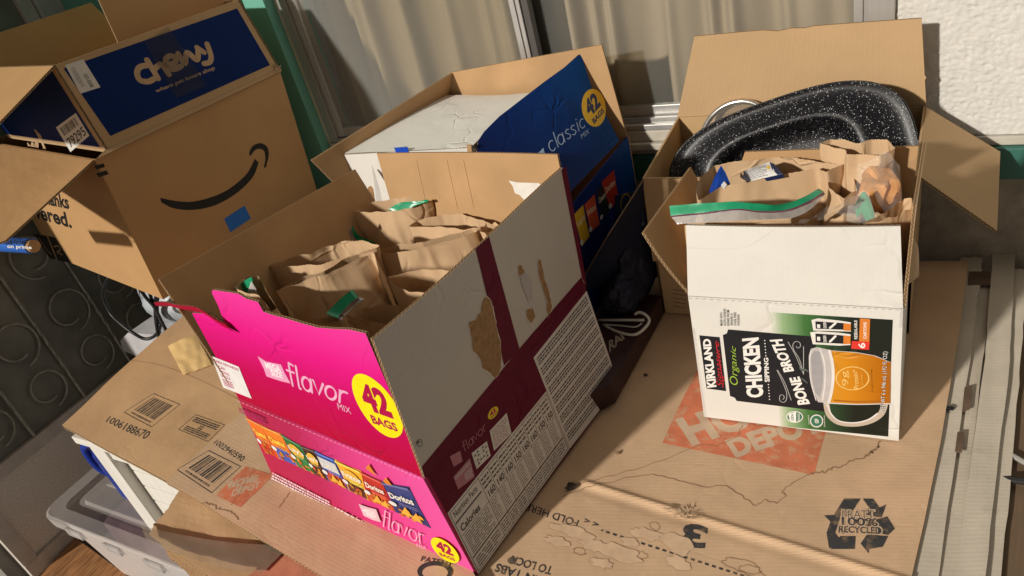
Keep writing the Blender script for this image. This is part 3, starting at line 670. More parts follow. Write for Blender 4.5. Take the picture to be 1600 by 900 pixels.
for px_, lab in (([(1507, 606), (1519, 604), (1515, 640), (1503, 644)], 'brown cardboard tab between the strips beside the black scrap'), ([(1496, 676), (1507, 676), (1503, 708), (1492, 706)], 'brown cardboard tab between the strips below the black scrap'), ([(1514, 425), (1552, 425), (1550, 446), (1512, 446)], 'brown cardboard tab at the far end of the strips')):
    flat('cardboard_tab', lab, px_, -.0068, t=.0015, mats=(pm('brown_tab_'+lab[-5:-1].replace(' ', '_'), (.13, .085, .055), rough=.9, var=.3),)*3, group='brown cardboard tabs between the board strips')
Sd = flat('cardboard_sheet', 'dark brown cardboard at the right edge beyond the strips', [(1540, 935), (1680, 935), (1680, 420), (1590, 420)], -.0235, t=.006, mats=(board('dark_kraft', (.17, .115, .07), 'X', .3),)*2+(M['edge'],))
b = MB().tube([zp(1572, 706, -.018), zp(1600, 722, -.014), zp(1640, 735, -.02)], .004, 8); mesh('strap', b.v, b.f, pm('grey_strap', (.35, .33, .30)), parent=None, loc=zp(1600, 720, -.02), label='pale grey strap end on the dark cardboard at right', cat='strap')
b = MB().tube([zp(1568, 748, -.018), zp(1600, 752, -.012), zp(1640, 757, -.02)], .005, 8); mesh('strap', b.v, b.f, pm('black_strap', (.015, .015, .015)), parent=None, loc=zp(1600, 750, -.02), label='black strap across the dark cardboard at right', cat='strap')
# ================================================================ BOXES
def Z(ox, oy, k): return lambda *a: (ox+a[0]/k, oy+a[1]/k)
def zs(f, pts): return [f(*p) for p in pts]
ZP, ZQ, ZM, ZN, ZB, ZK, ZC = Z(240, 440, 3.4614), Z(360, 600, 3), Z(560, 230, 2.7262), Z(640, 560, 2.647), Z(750, 0, 2), Z(1050, 440, 3.4625), Z(0, 0, 3.2)
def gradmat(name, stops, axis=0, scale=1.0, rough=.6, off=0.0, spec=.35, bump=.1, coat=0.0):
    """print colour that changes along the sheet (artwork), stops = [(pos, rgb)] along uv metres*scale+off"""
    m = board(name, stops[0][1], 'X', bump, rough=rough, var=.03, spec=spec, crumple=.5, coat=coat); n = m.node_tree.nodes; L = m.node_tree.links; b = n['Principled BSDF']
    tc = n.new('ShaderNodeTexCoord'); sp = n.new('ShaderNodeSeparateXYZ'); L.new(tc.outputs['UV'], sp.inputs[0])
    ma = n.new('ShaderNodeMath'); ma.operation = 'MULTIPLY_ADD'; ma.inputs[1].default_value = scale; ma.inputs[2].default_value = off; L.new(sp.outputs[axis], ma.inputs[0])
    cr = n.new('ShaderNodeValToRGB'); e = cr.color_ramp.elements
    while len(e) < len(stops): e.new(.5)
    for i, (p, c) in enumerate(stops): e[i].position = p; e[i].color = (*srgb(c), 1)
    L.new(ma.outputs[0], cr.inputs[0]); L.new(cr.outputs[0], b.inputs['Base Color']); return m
def box_shell(base, top, mats, inner, t=.004, skip=()):
    """four walls seen from outside; base/top = [front-left, front-right, back-right, back-left]"""
    out = {}
    for i, nm in enumerate(('front', 'right', 'back', 'left')):
        if nm in skip: continue
        j = (i+1) % 4; s = Sheet(base[i], base[j], top[j], top[i])
        m = mats[nm] if isinstance(mats, dict) else mats
        out[nm] = s.build('side_panel', (m, inner, m), t=t)
    ctr = sum((Vec(p) for p in base), Vec((0, 0, 0)))/4
    s = Sheet(*[Vec(p)*.985+ctr*.015+Vec((0, 0, .004)) for p in base]); s.build('base_panel', (inner, inner, M['edge']), t=.003)
    return out
def dashes(pr, a, b, n, w, duty=.6):
    for i in range(n):
        t0 = i/n; t1 = t0+duty/n; pr.stroke([(a[0]+(b[0]-a[0])*t0, a[1]+(b[1]-a[1])*t0), (a[0]+(b[0]-a[0])*t1, a[1]+(b[1]-a[1])*t1)], w, 0, caps=False)
WHT = (.74, .71, .65)
# ---------------------------------------------------------------- pink snack carton
H = .216
A, B_, C_ = zp(432, 755), zp(748, 903), zp(969, 605); D_ = A+C_-B_
A1, B1, C1 = zp(372, 622, H), zp(664, 748, H), zp(914, 447, H); D1 = A1+C1-B1
for P in (A, B_, C_, D_): P.z = .0145 if P in (A,) else .006
A.z = .013; B_.z = .006
m_pink = gradmat('magenta_print_flap', [(0, (.44, .0, .035)), (.35, (.52, .0, .09)), (.70, (.72, .008, .23)), (1, (.78, .04, .32))], axis=1, scale=1/.235, rough=.5, spec=.12)
m_pinklo = gradmat('magenta_print_front', [(0, (.44, .02, .07)), (.30, (.44, .018, .09)), (.62, (.68, .05, .24)), (1, (.82, .10, .38))], axis=0, scale=1/.48, rough=.5, spec=.12)
m_mar = board('maroon_print', (.115, .006, .024), 'X', .12, rough=.5, var=.05, spec=.1, crumple=.5)
pk = thing('snack_carton', 'open magenta snack carton reading flavor mix 42 bags, full of paper bags', 'box', (-.78, .75, .006))
w = box_shell((A, B_, C_, D_), (A1, B1, C1, D1), dict(front=m_pinklo, right=m_mar, back=M['kraft'], left=m_mar), M['kraft_in'])
fr_, sd2 = w['front'], w['right']
# front face artwork
bagq = []
top0, top1, bot0, bot1 = (68, 150), (835, 480), (165, 325), (940, 675)
def lerp(a, b, t): return (a[0]*(1-t)+b[0]*t, a[1]*(1-t)+b[1]*t)
cols = [((.80, .17, .02), 'Cheetos'), ((.80, .20, .02), 'Cheetos'), ((.02, .16, .05), "Lay's"), ((.045, .02, .015), "Lay's"), ((.04, .10, .42), 'RUFFLES'), ((.85, .42, .03), 'Fritos'), ((.50, .03, .02), 'Doritos'), ((.03, .05, .20), 'Doritos')]
sec = [(.62, .05, .02), (.05, .10, .45), (.02, .22, .06), (.10, .03, .02), (.55, .06, .03), (.12, .03, .02), (.62, .10, .02), (.02, .03, .13)]
PTS = [(68, 150), (140, 188), (235, 230), (330, 285), (395, 308), (488, 350), (612, 405), (710, 452), (838, 480)]
PTB = [(165, 322), (232, 352), (320, 388), (400, 425), (462, 455), (560, 500), (650, 545), (775, 598), (942, 675)]
pb = [Print(fr_) for _ in range(8)]
for i in range(8):
    q = [ZQ(*PTB[i]), ZQ(*PTB[i+1]), ZQ(*PTS[i+1]), ZQ(*PTS[i])]
    pr = Print(fr_, frame=q); pr.poly([(0, 0), (.5, .03), (1, 0), (.97, .5), (1, 1), (.5, .97), (0, 1), (.03, .5)]); pr.put('printed_snack_bag', ink(cols[i][0], .4))
    pr = Print(fr_, frame=q); pr.poly([(.04, .02), (.96, .02), (.9, .35), (.5, .45), (.08, .38)]); pr.put('printed_bag_base', ink(sec[i], .4))
for i in range(8):
    q = [ZQ(*PTB[i]), ZQ(*PTB[i+1]), ZQ(*PTS[i+1]), ZQ(*PTS[i])]
    if i in (2, 3, 5): pr = Print(fr_, frame=q); pr.disc(.5, .62, .36, .22); pr.put('printed_bag_badge', ink((.75, .45, .05), .4))
    if i == 4: pr = Print(fr_, frame=q); pr.poly([(.05, .5), (.95, .5), (.95, .85), (.05, .85)]); pr.put('printed_bag_badge', ink((.55, .58, .62), .4))
    rq = random.Random(i+50)
    for cc_, k_ in (((.85, .38, .04), 0), ((.70, .14, .03), 1)):
        pr = Print(fr_, frame=q)
        for _ in range(5):
            x, y, r = rq.uniform(.25, .9), rq.uniform(.06, .34), rq.uniform(.06, .11); a0 = rq.uniform(0, 6)
            pr.poly([(x+r*math.cos(a0+k*1.3)*rq.uniform(.7, 1.2), y+r*.6*math.sin(a0+k*1.3)*rq.uniform(.7, 1.2)) for k in range(5)])
        pr.put('printed_snacks', ink(tuple(c*(.6+.1*(i % 4)) for c in cc_), .4))
    pr = Print(fr_, frame=q); pr.poly([(.02, .93), (.98, .93), (.97, .985), (.03, .985)]); pr.greek(2, .35, .92, .40, .50, seed=i, minw=.1, maxw=.3, fill=.5); pr.put('bag_small_print', ink(tuple(min(.8, c*1.6+.08) for c in cols[i][0]), .4))
    if i in (4, 6, 7):
        pr = Print(fr_, frame=q); pr.poly([(.25, .12), (.5, .4), (.62, .15)]); pr.poly([(.55, .1), (.8, .34), (.85, .08)]); pr.put('printed_chips', ink((.85, .42, .05), .4))
    pr = Print(fr_, frame=q); pr.text(cols[i][1], [(.12, .54), (.9, .56), (.92, .74), (.1, .72)], bold=.03)
    pr.put('bag_lettering', ink((.85, .80, .70) if i not in (0, 1) else (.9, .65, .08), .4))
    pr = Print(fr_, frame=q); pr.disc(.10, .36, .13, .07); pr.put('white_round_seal', ink((.78, .74, .72), .4))
pr = Print(fr_); 
for t in ([(640, 388), (655, 368), (692, 425)], [(722, 448), (735, 430), (765, 468), (740, 462)]): pr.poly(zs(ZQ, t))
pr.put('printed_loose_chips', ink((.72, .22, .03), .4))
def flavor(sh, q, w, col):
    """thin rounded lower-case lettering drawn as strokes: f l a v o r in a unit frame"""
    pr = Print(sh, frame=q)
    x = 0
    pr.stroke([(.125, .97), (.085, 1.0), (.055, .93), (.055, .02)], w); pr.stroke([(.0, .66), (.12, .66)], w, 0)
    pr.stroke([(.175, 1.0), (.175, .08), (.20, .02)], w)
    pr.stroke([(.245+.075+.075*math.cos(a), .33+.31*math.sin(a)) for a in [2*math.pi*i/10 for i in range(10)]], w, closed=True); pr.stroke([(.40, .64), (.40, .02)], w, 0)
    pr.stroke([(.44, .64), (.52, .04), (.60, .64)], w, 0)
    pr.stroke([(.635+.085+.085*math.cos(a), .33+.31*math.sin(a)) for a in [2*math.pi*i/10 for i in range(10)]], w, closed=True)
    pr.stroke([(.865, .64), (.865, .02)], w, 0); pr.stroke([(.865, .45), (.90, .62), (.97, .64)], w)
    pr.put('thin_lettering', col, label='thin lettering reading flavor')
lt = ink((.80, .42, .60), .4); ltw = ink((.80, .66, .72), .4)
flavor(fr_, zs(ZQ, [(712, 658), (925, 755), (912, 672), (722, 582)]), .0022, lt)
pr = Print(fr_); pr.text('MIX', zs(ZQ, [(878, 752), (925, 770), (925, 756), (880, 738)])); pr.put('printed_word', lt)
pr = Print(fr_); pr.poly(zs(ZQ, [(608, 555), (652, 570), (690, 580), (712, 640), (675, 630), (632, 610)])); pr.put('ribbon', ink((.75, .50, .58), .4))
pr = Print(fr_); pr.text('MEGA', zs(ZQ, [(634, 592), (686, 606), (682, 590), (630, 576)]), bold=.02); pr.text('SIZE', zs(ZQ, [(645, 608), (694, 622), (690, 608), (642, 594)]), bold=.02); pr.put('ribbon_lettering', ink((.85, .8, .8), .4))
def badge42(sh, q, colc, bag=True, txt=(.40, .0, .06)):
    pr = Print(sh, frame=q); pr.disc(.5, .5, .5, .5, 36); pr.put('yellow_badge', colc)
    pr = Print(sh, frame=q); pr.text('42', [(.2, .38), (.8, .38), (.8, .84), (.2, .84)], bold=.05)
    pr.text('BAGS', [(.22, .16), (.80, .16), (.80, .31), (.22, .31)], bold=.04); pr.put('badge_lettering', ink(txt, .4), label='lettering 42 BAGS')
m_yel = ink((.88, .76, .005), .35)
badge42(fr_, zs(ZQ, [(968, 800), (1094, 850), (1060, 745), (930, 690)]), m_yel)
for k, (q, rows) in enumerate((([(198, 440), (478, 580), (468, 540), (205, 405)], 3), ([(478, 590), (1110, 905), (1100, 885), (500, 568)], 3))):
    pr = Print(fr_, frame=zs(ZQ, q)); pr.greek(rows, seed=k+31, minw=.01, maxw=.05, gap=.01, fill=.6); pr.put('fine_print', ink((.80, .62, .68), .4))
pr = Print(fr_, frame=zs(ZQ, [(50, 125), (175, 185), (165, 150), (45, 100)])); pr.greek(3, seed=12, minw=.1, maxw=.3); pr.put('faint_wording', ink((.36, .01, .10), .4))
# side face artwork
def quad_px(pr, q): pr.poly(q)
m_nw = ink((.62, .58, .54), .5); m_nk = ink((.05, .04, .045), .5)
NW = [(747, 897), (889.5, 702), (853.4, 611), (699, 802)]
pr = Print(sd2); pr.poly(NW); pr.poly([(889.9, 701.5), (966.8, 601.6), (916.4, 454.4), (833.5, 559)][::1]); pr.put('white_information_panel', m_nw)
pr = Print(sd2, frame=NW)
W = .0010
for a, b_ in (((.01, .03), (.99, .03)), ((.99, .03), (.99, .97)), ((.99, .97), (.01, .97)), ((.01, .97), (.01, .03))): pr.stroke([a, b_], W, 0)
pr.text('Nutrition Facts', [(.03, .86), (.235, .86), (.235, .94), (.03, .94)], bold=.02); pr.text('Calories', [(.03, .63), (.20, .63), (.20, .73), (.03, .73)], bold=.03)
pr.stroke([(.02, .80), (.25, .80)], .003, 0); pr.stroke([(.02, .24), (.98, .24)], .0026, 0); pr.stroke([(.02, .60), (.98, .60)], .001, 0)
for i, t in enumerate(('160', '140', '160', '150', '160', '160', '150', '150')):
    x0 = .27+i*.0895; pr.stroke([(x0, .03), (x0, .97)], .0009, 0); pr.text(t, [(x0+.02, .63), (x0+.082, .63), (x0+.082, .73), (x0+.02, .73)], bold=.03)
    pr.greek(3, x0+.008, x0+.08, .76, .94, seed=60+i, minw=.2, maxw=.5, gap=.08, fill=.4)
    pr.greek(9, x0+.008, x0+.06, .28, .58, seed=80+i, minw=.15, maxw=.5, gap=.08, fill=.32); pr.greek(4, x0+.008, x0+.08, .06, .21, seed=90+i, minw=.2, maxw=.5, gap=.08, fill=.4)
pr.greek(10, .03, .25, .27, .58, seed=40, minw=.1, maxw=.4, gap=.04, fill=.35); pr.greek(4, .03, .25, .05, .20, seed=41, minw=.1, maxw=.4, gap=.04, fill=.4)
pr.put('nutrition_table', m_nk, label='black nutrition facts table with calorie columns')
IQ = [(890, 701.5), (966.8, 601.6), (916.4, 454.4), (833.5, 559)]
pr = Print(sd2, frame=IQ)
for i in range(9):
    y1 = .975-i*.104; pr.greek(3, .03, .97, y1-.082, y1, seed=100+i, minw=.008, maxw=.045, gap=.007, fill=.55, ragged=True)
pr.put('ingredient_lines', m_nk)
pr = Print(sd2, frame=IQ); pr.disc(.90, .085, .045, .035); pr.put('orange_seal', ink((.65, .2, .03)))
m_dim = ink((.40, .15, .19), .5)
flavor(sd2, zs(ZN, [(225, 390), (322, 290), (310, 258), (213, 352)]), .0012, m_dim)
pr = Print(sd2); pr.poly(zs(ZN, [(165, 405), (208, 382), (218, 425), (182, 448)])); pr.poly(zs(ZN, [(180, 490), (248, 412), (268, 490), (200, 542)])); pr.put('dim_ribbon', m_dim)
badge42(sd2, zs(ZN, [(332, 262), (372, 220), (356, 188), (316, 232)]), ink((.72, .55, .01), .4))
pr = Print(sd2); pr.poly(zs(ZN, [(330, 300), (400, 225), (420, 310), (348, 382)])); pr.poly(zs(ZN, [(255, 392), (318, 342), (334, 402), (276, 458)])); pr.put('pale_label', m_nw)
pr = Print(sd2, frame=zs(ZN, [(348, 380), (420, 308), (400, 228), (330, 302)])); pr.greek(9, .08, .92, .06, .94, seed=7, minw=.06, maxw=.25, fill=.35, gap=.05); pr.put('label_lettering', ink((.30, .10, .10)))
pr = Print(sd2, frame=zs(ZN, [(276, 456), (334, 400), (318, 344), (255, 394)]))
for i in range(2):
    for j in range(2):
        for k in range(3): a = k*2.1+i+j; x, y = .27+i*.46+.13*math.cos(a), .27+j*.46+.13*math.sin(a); pr.poly([(x-.08, y-.06), (x+.09, y-.02), (x+.02, y+.11)])
pr.put('recycling_symbols', m_nk)
pr = Print(sd2, frame=zs(ZN, [(200, 540), (268, 488), (248, 414), (180, 492)])); pr.greek(3, .05, .95, .7, .95, seed=9, minw=.1, maxw=.3); pr.greek(5, .5, .95, .1, .6, seed=10, minw=.2, maxw=.5); pr.put('small_lettering', ink((.55, .45, .45)))
pr = Print(sd2); dashes(pr, (666, 744), (912, 445), 34, .0006, .6); pr.put('perforation', ink((.12, .005, .025)))
pr = Print(fr_); dashes(pr, (374, 624), (662, 746), 44, .0011, .6); pr.put('perforation', ink((.70, .45, .52)))
# flaps
up = Vec((0, 0, 1)); n1 = B1-A1; n2 = C1-B1
fTL, fTR = pp(300, 478, A1, n1), pp(570, 520, B1, n1); fTL = A1+Vec((-.002, .004, .235)); 
def fb(u, v): return -.010*math.sin(u*3.14)*v*v-.006*max(0, v-.7)*math.sin(u*9+1)
ff = Sheet(A1+up*.0012, B1+up*.0012, fTR, fTL, bulge=fb, n=18)
fo = [(0, 0), (1, 0)]+[ff.uv(*p) for p in [(571, 521), (545, 515), (520, 514), (496, 512), (470, 505), (448, 498), (425, 492), (408, 486), (392, 486), (413, 490), (403, 472), (385, 467), (372, 459), (352, 456), (332, 453), (331, 458), (341, 478), (345, 490), (352, 507), (343, 500), (325, 490), (300, 489)]]
ff.build('flap', (m_pink, M['kraft_in'], M['edge']), t=.004, outline=fo, label='magenta front flap reading MEGA SIZE flavor MIX with torn top edge')
# curled torn corner strip
P = []
for i in range(15):
    u = i/14; x = 352-112*u; y = 507-31*u-13*math.sin(u*3.0)+2*math.sin(u*12); z0 = .375+.004*math.sin(u*9)
    a = pp(x, y, A1+Vec((0, -.012*math.sin(u*2.2)-.002, 0)), n1.cross(up)); c = pp(x+22-10*u, y+14-8*u, A1+Vec((0, .004, 0)), n1.cross(up)); P.append([a, a*.5+c*.5+Vec((0, -.003, 0)), c])
b = MB().grid(P); n_ = len(b.v); vs = b.v+[v+Vec((0, .0032, -.001)) for v in b.v]; fs = [f for f in b.f]+[tuple(i+n_ for i in f[::-1]) for f in b.f]
ed = [(3*i, 3*i+3) for i in range(14)]; mi = [0]*len(b.f)+[1]*len(b.f); uv = [[(0, 0)]*4]*len(fs)
for a, c in ed: fs.append((a, c, c+n_, a+n_)); mi.append(2); uv = uv+[[(a/3*.008, 0), (c/3*.008, 0), (c/3*.008, 1), (a/3*.008, 1)]]
mesh('torn_corner', vs, fs, [m_pink, M['kraft_in'], M['edge']], mi=mi, uvs=uv)
pr = Print(ff); flq = zs(ZP, [(738, 575), (1050, 668), (1050, 560), (722, 448)])
flavor(ff, zs(ZP, [(738, 560), (1050, 670), (1062, 568), (712, 435)]), .0042, lt)
pr = Print(ff); pr.text('MIX', zs(ZP, [(1000, 690), (1072, 716), (1062, 682), (992, 655)])); pr.put('printed_word', lt, label='word MIX')
pr = Print(ff); pr.poly(zs(ZP, [(563, 402), (610, 432), (690, 448), (708, 490), (742, 550), (690, 538), (612, 512), (597, 470)])); pr.put('ribbon', ink((.80, .36, .56), .4))
pr = Print(ff); pr.text('MEGA', zs(ZP, [(612, 470), (694, 492), (680, 455), (598, 432)]), bold=.03); pr.text('SIZE', zs(ZP, [(640, 506), (702, 524), (692, 492), (630, 474)]), bold=.03); pr.put('ribbon_lettering', ink((.85, .8, .82), .4), label='words MEGA SIZE')
badge42(ff, zs(ZP, [(1160, 800), (1392, 880), (1282, 555), (1022, 455)]), m_yel, txt=(.42, .0, .06))
lab = [(345, 1), (0, 0)]
pr = Print(ff); pr.poly(zs(ZP, [(312, 400), (462, 460), (532, 632), (378, 572)])); pr.put('white_label', ink((.80, .77, .76), .4))
pr = Print(ff, frame=zs(ZP, [(378, 572), (532, 632), (462, 460), (312, 400)])); pr.text('EARN REWARDS!', [(.08, .84), (.94, .84), (.94, .93), (.08, .93)], bold=.03); pr.text('SCAN', [(.1, .66), (.38, .66), (.38, .77), (.1, .77)], bold=.02); pr.text('UNLOCK', [(.1, .38), (.46, .38), (.46, .49), (.1, .49)], bold=.02)
pr.greek(2, .1, .46, .52, .62, seed=3, minw=.15, maxw=.4); pr.greek(4, .1, .46, .1, .34, seed=4, minw=.15, maxw=.4); pr.put('label_lettering', ink((.45, .05, .16), .4), label='label wording EARN REWARDS SCAN UNLOCK')
# side flap (outside: grey-white with maroon band, torn patches)
sT0, sT1 = pp(583, 530, B1, n2), pp(882, 262, C1, n2)
sf = Sheet(B1+up*.0012, C1+up*.0012, sT1, sT0, bulge=lambda u, v: .004*math.sin(u*5)*v, n=14)
m_gw = board('greyed_white_flap', (.50, .465, .42), 'X', .2, rough=.6, var=.03, crumple=.4)
sf.build('flap', (m_gw, M['kraft_in'], M['edge']), t=.004, label='white side flap with maroon band and torn kraft patches')
pr = Print(sf); pr.poly(zs(ZM, [(498, 432), (556, 380), (687, 862), (620, 930)])); pr.poly([(811, 545), (908, 433), (914, 446), (664, 748), (659, 729)]); pr.poly(zs(ZM, [(864, 98), (884, 80), (975, 600), (952, 558)])); pr.put('maroon_band', m_mar)
m_rim = pm('torn_paper_rim', (.60, .54, .46), rough=.9, var=.2, scale=200, bump=.5)
m_torn = pm('torn_kraft_patch', (.30, .17, .075), rough=.9, var=.25, scale=120, bump=.6, bscale=300)
pr = Print(sf); rj = random.Random(4)
for t in ([(470, 750), (500, 730), (520, 700), (525, 660), (540, 636), (560, 650), (575, 700), (585, 760), (603, 830), (610, 905), (600, 960), (580, 985), (560, 960), (530, 945), (520, 900), (490, 870), (480, 800)],
          [(678, 505), (695, 500), (705, 530), (700, 545), (682, 545)], [(715, 695), (742, 683), (752, 720), (735, 752), (722, 735)], [(763, 482), (775, 478), (790, 560), (812, 620), (824, 680), (806, 722), (800, 650), (785, 600), (768, 540)]):
    pts = zs(ZM, t); q = []
    for k in range(len(pts)):
        a, c = pts[k], pts[(k+1) % len(pts)]
        for j in range(4): q.append((a[0]+(c[0]-a[0])*j/4+rj.uniform(-.9, .9), a[1]+(c[1]-a[1])*j/4+rj.uniform(-.9, .9)))
    pe = Print(sf); pe.stroke([(a+rj.uniform(-.6, .6), c+rj.uniform(-.6, .6)) for a, c in q], .0022, 0, closed=True, taper=lambda t: .5+.9*abs(math.sin(t*31))); pe.put('torn_paper_rim', m_rim); pr.poly(q); pr.put('torn_patch', m_torn); pr = Print(sf)
pr = Print(sf); pr.poly(zs(ZM, [(688, 548), (710, 530), (735, 560), (742, 610), (738, 650), (722, 655), (705, 615), (692, 580)])); pr.put('lifted_paper_patch', ink((.42, .38, .36)))
pr = Print(sf); pr.stroke([(655+4.5*math.cos(a), 692+5.5*math.sin(a)) for a in [k*.628 for k in range(10)]], .0007, closed=True); pr.line('R', (653, 694), (657, 690), 5, bold=.02); pr.put('registered_mark', ink((.05, .04, .04)))
# back flap, left flap (inside faces toward camera)
bL, bR = Vec((-.951, 1.03, .437)), pp(873, 240, C1, n1)
bf = Sheet(C1+up*.0012, D1+up*.0012, bL, bR, bulge=lambda u, v: .006*math.sin(u*3.14)*v, n=14)
bf.build('flap', (m_mar, M['kraft_in'], M['edge']), t=.004, outline=[(0, 0), (1, 0), (1, 1), (0, 1)], label='kraft inside of the upright back flap with a torn white patch')
bs = Sheet(D1+up*.0012-Vec((0, .0052, 0)), C1+up*.0012-Vec((0, .0052, 0)), bR-Vec((0, .0052, 0)), bL-Vec((0, .0052, 0)), bulge=lambda u, v: -.006*math.sin((1-u)*3.14)*v, n=14); bs.obj = bf.obj; bs.org = Ctx.org.copy()
pr = Print(bs); q = zs(ZM, [(640, 143), (680, 150), (770, 153), (790, 170), (760, 200), (705, 225), (690, 205), (665, 195), (655, 165)]); pr.poly([(x+rj.uniform(-.8, .8), y+rj.uniform(-.8, .8)) for x, y in q]); pr.put('torn_white_patch', ink((.74, .71, .66)))
for xx in (270, 400, 470): 
    pr = Print(bs); pr.stroke(zs(ZM, [(xx-25, 55), (xx+20, 260)]), .0009, 0); pr.put('crease_line', ink((.56, .36, .19)))
lN, lF = pp(247, 437, A1, n2), pp(553, 265, D1, n2)
lf = Sheet(D1+up*.0012, A1+up*.0012, lN, lF, bulge=lambda u, v: .005*math.sin(u*3.1)*v, n=14)
lf.build('flap', (m_mar, M['kraft_in'], M['edge']), t=.004, label='brown inside of the upright left flap')
PKW = (A, B_, C_, D_, A1, B1, C1, D1)
# ---------------------------------------------------------------- broth carton
ZT = .249
K0, K1 = zp(1100.5, 654, .0), zp(1404, 692, .0); K0.z = K1.z = .004; kt0, kt1 = zp(1075, 463, ZT), zp(1411, 483, ZT)
dp_ = Vec((-.006, .240, 0)); m_kw = M['white_board']
thing('broth_carton', 'open white carton printed Organic Chicken Sipping Bone Broth, full of paper bags', 'box', (-.18, 1.0, .004))
w = box_shell((K0, K1, K1+dp_, K0+dp_), (kt0, kt1, kt1+dp_, kt0+dp_), m_kw, M['kraft_in'])
kf = w['front']
uA = kf.uv(*ZK(520, 165))[0]*kf.Lu; uB = kf.uv(*ZK(1195, 208))[0]*kf.Lu
m_kg = gradmat('green_to_black_print', [(0, WHT), (.12, (.28, .42, .22)), (.30, (.05, .16, .04)), (.52, (.02, .05, .02)), (.70, (.008, .012, .008))], axis=0, scale=1/(uB-uA), off=-uA/(uB-uA), rough=.45)
pr = Print(kf); pr.poly(zs(ZK, [(520, 165), (1195, 206), (1170, 838), (590, 782)])); pr.put('green_fade_ground', m_kg)
m_blk = ink((.012, .014, .018), .4); m_w = ink((.80, .78, .74), .45); m_red = ink((.62, .02, .03), .4)
pr = Print(kf); pr.poly(zs(ZK, [(148, 290), (258, 300), (293, 592), (187, 578)])); pr.put('black_brand_plate', m_blk)
pr = Print(kf); pr.poly(zs(ZK, [(275, 288), (296, 280), (304, 258), (762, 296), (778, 345), (800, 420), (845, 705), (350, 645), (340, 628), (314, 618), (300, 500)])); pr.put('black_title_panel', m_blk)
pr = Print(kf)
pr.text('KIRKLAND', zs(ZK, [(241, 568), (208, 307), (166, 311), (190, 574)]), bold=.045)
pr.put('white_brand_lettering', m_w, label='white lettering KIRKLAND'); pr = Print(kf)
pr.text('CHICKEN', zs(ZK, [(497, 624), (470, 300), (378, 308), (405, 628)]), bold=.045)
pr.text('SIPPING', zs(ZK, [(529, 541), (521, 411), (497, 411), (502, 543)]), bold=.03)
pr.text('BONE', zs(ZK, [(748, 660), (688, 470+52), (636, 530), (680, 667)][:2]+[ZK(0, 0)][:0]) if False else zs(ZK, [(748, 660), (690, 512), (633, 520), (682, 667)]), bold=.04)
pr.text('BROTH', zs(ZK, [(662, 482), (597, 310), (527, 315), (606, 490)]), bold=.04)
for y0, y1, x0 in ((318, 400, 505), (556, 636, 525)):
    for i in range(6): yy = y0+(y1-y0)*i/5; pr.disc(*ZK(x0+i*1.2-3, yy), 1.0, 1.0, 6)
pr.put('white_title_lettering', m_w, label='white lettering CHICKEN SIPPING BONE BROTH')
def script(sh, name, pts_list, w, m, label):
    pr = Print(sh)
    for p in pts_list: pr.stroke(zs(ZK, p), w, 4, taper=lambda t: .7+.6*math.sin(t*math.pi*5)**2)
    pr.put(name, m, label)
pr = Print(kf); pr.text('Organic', zs(ZK, [(372, 556), (352, 350), (318, 345), (312, 560)]), shear=.35, bold=-.006); pr.put('green_script', ink((.32, .50, .05), .4), label='light green script word Organic')
pr = Print(kf); pr.text('Signature', zs(ZK, [(290, 572), (262, 318), (226, 322), (243, 572)]), shear=.45, bold=-.012); pr.stroke(zs(ZK, [(280, 556), (238, 330)]), .0008, 0); pr.put('red_script', m_red, label='red script word Signature')
pr = Print(kf)
sp1 = [(568, 478), (598, 540), (620, 600), (618, 640), (600, 652), (583, 640), (585, 615), (600, 612), (608, 625), (600, 636)]
sp2 = [(572, 478), (610, 545), (645, 640)]; sp3 = [(712, 500), (690, 420), (660, 370), (655, 338), (672, 322), (692, 330), (694, 350), (680, 358), (672, 348)]; sp4 = [(712, 500), (670, 400), (628, 325)]; sp5 = [(712, 500), (712, 350)]
for q in (sp1, sp2, sp3, sp4, sp5): pr.stroke(zs(ZK, q), .0009, 5)
pr.put('scroll_flourish', ink((.45, .44, .43), .4))
# cup of broth
gl = ink((.50, .47, .46), .3); gl2 = ink((.72, .69, .68), .3); br = gradmat('broth_print', [(0, (.62, .30, .03)), (.5, (.62, .24, .01)), (1, (.42, .12, .0))], axis=0, scale=1/.1, off=-1.7, rough=.35)
pr = Print(kf); hd = [(835, 660), (850, 720), (900, 762), (985, 772), (1070, 755), (1130, 715), (1150, 664)]; pr.stroke(zs(ZK, hd), .0085, 5); pr.put('cup_handle', ink((.50, .42, .34), .3))
pr = Print(kf); pr.stroke(zs(ZK, [(842, 665), (862, 715), (905, 752), (985, 762), (1060, 746), (1112, 712)]), .0022, 5); pr.put('handle_highlight', gl2)
pr = Print(kf); pr.poly(zs(ZK, [(740, 400), (752, 362), (785, 352), (860, 370), (1000, 380), (1100, 398), (1184, 434), (1182, 662), (1000, 664), (830, 655), (790, 650), (755, 560), (742, 480)])); pr.put('glass_cup', gl)
pr = Print(kf); pr.poly(zs(ZK, [(850, 372), (1000, 384), (1090, 400), (1184, 436), (1182, 656), (1000, 660), (852, 652), (868, 560), (866, 460)])); pr.put('broth_fill', br)
pr = Print(kf); pr.stroke(zs(ZK, [(852, 372), (868, 440), (872, 520), (862, 600), (848, 652)]), .004, 4); pr.stroke(zs(ZK, [(800, 360), (825, 440), (828, 540), (815, 640)]), .0018, 4); pr.stroke(zs(ZK, [(752, 370), (745, 440), (752, 540), (780, 640)]), .0014, 4); pr.stroke(zs(ZK, [(826, 655), (1000, 663), (1180, 658)]), .0012, 4); pr.put('glass_highlight', gl2)
pr = Print(kf); pr.poly(zs(ZK, [(752, 400), (770, 372), (800, 378), (818, 470), (815, 560), (800, 625), (775, 600), (757, 520)])); pr.put('cup_inside', ink((.34, .33, .34), .3))
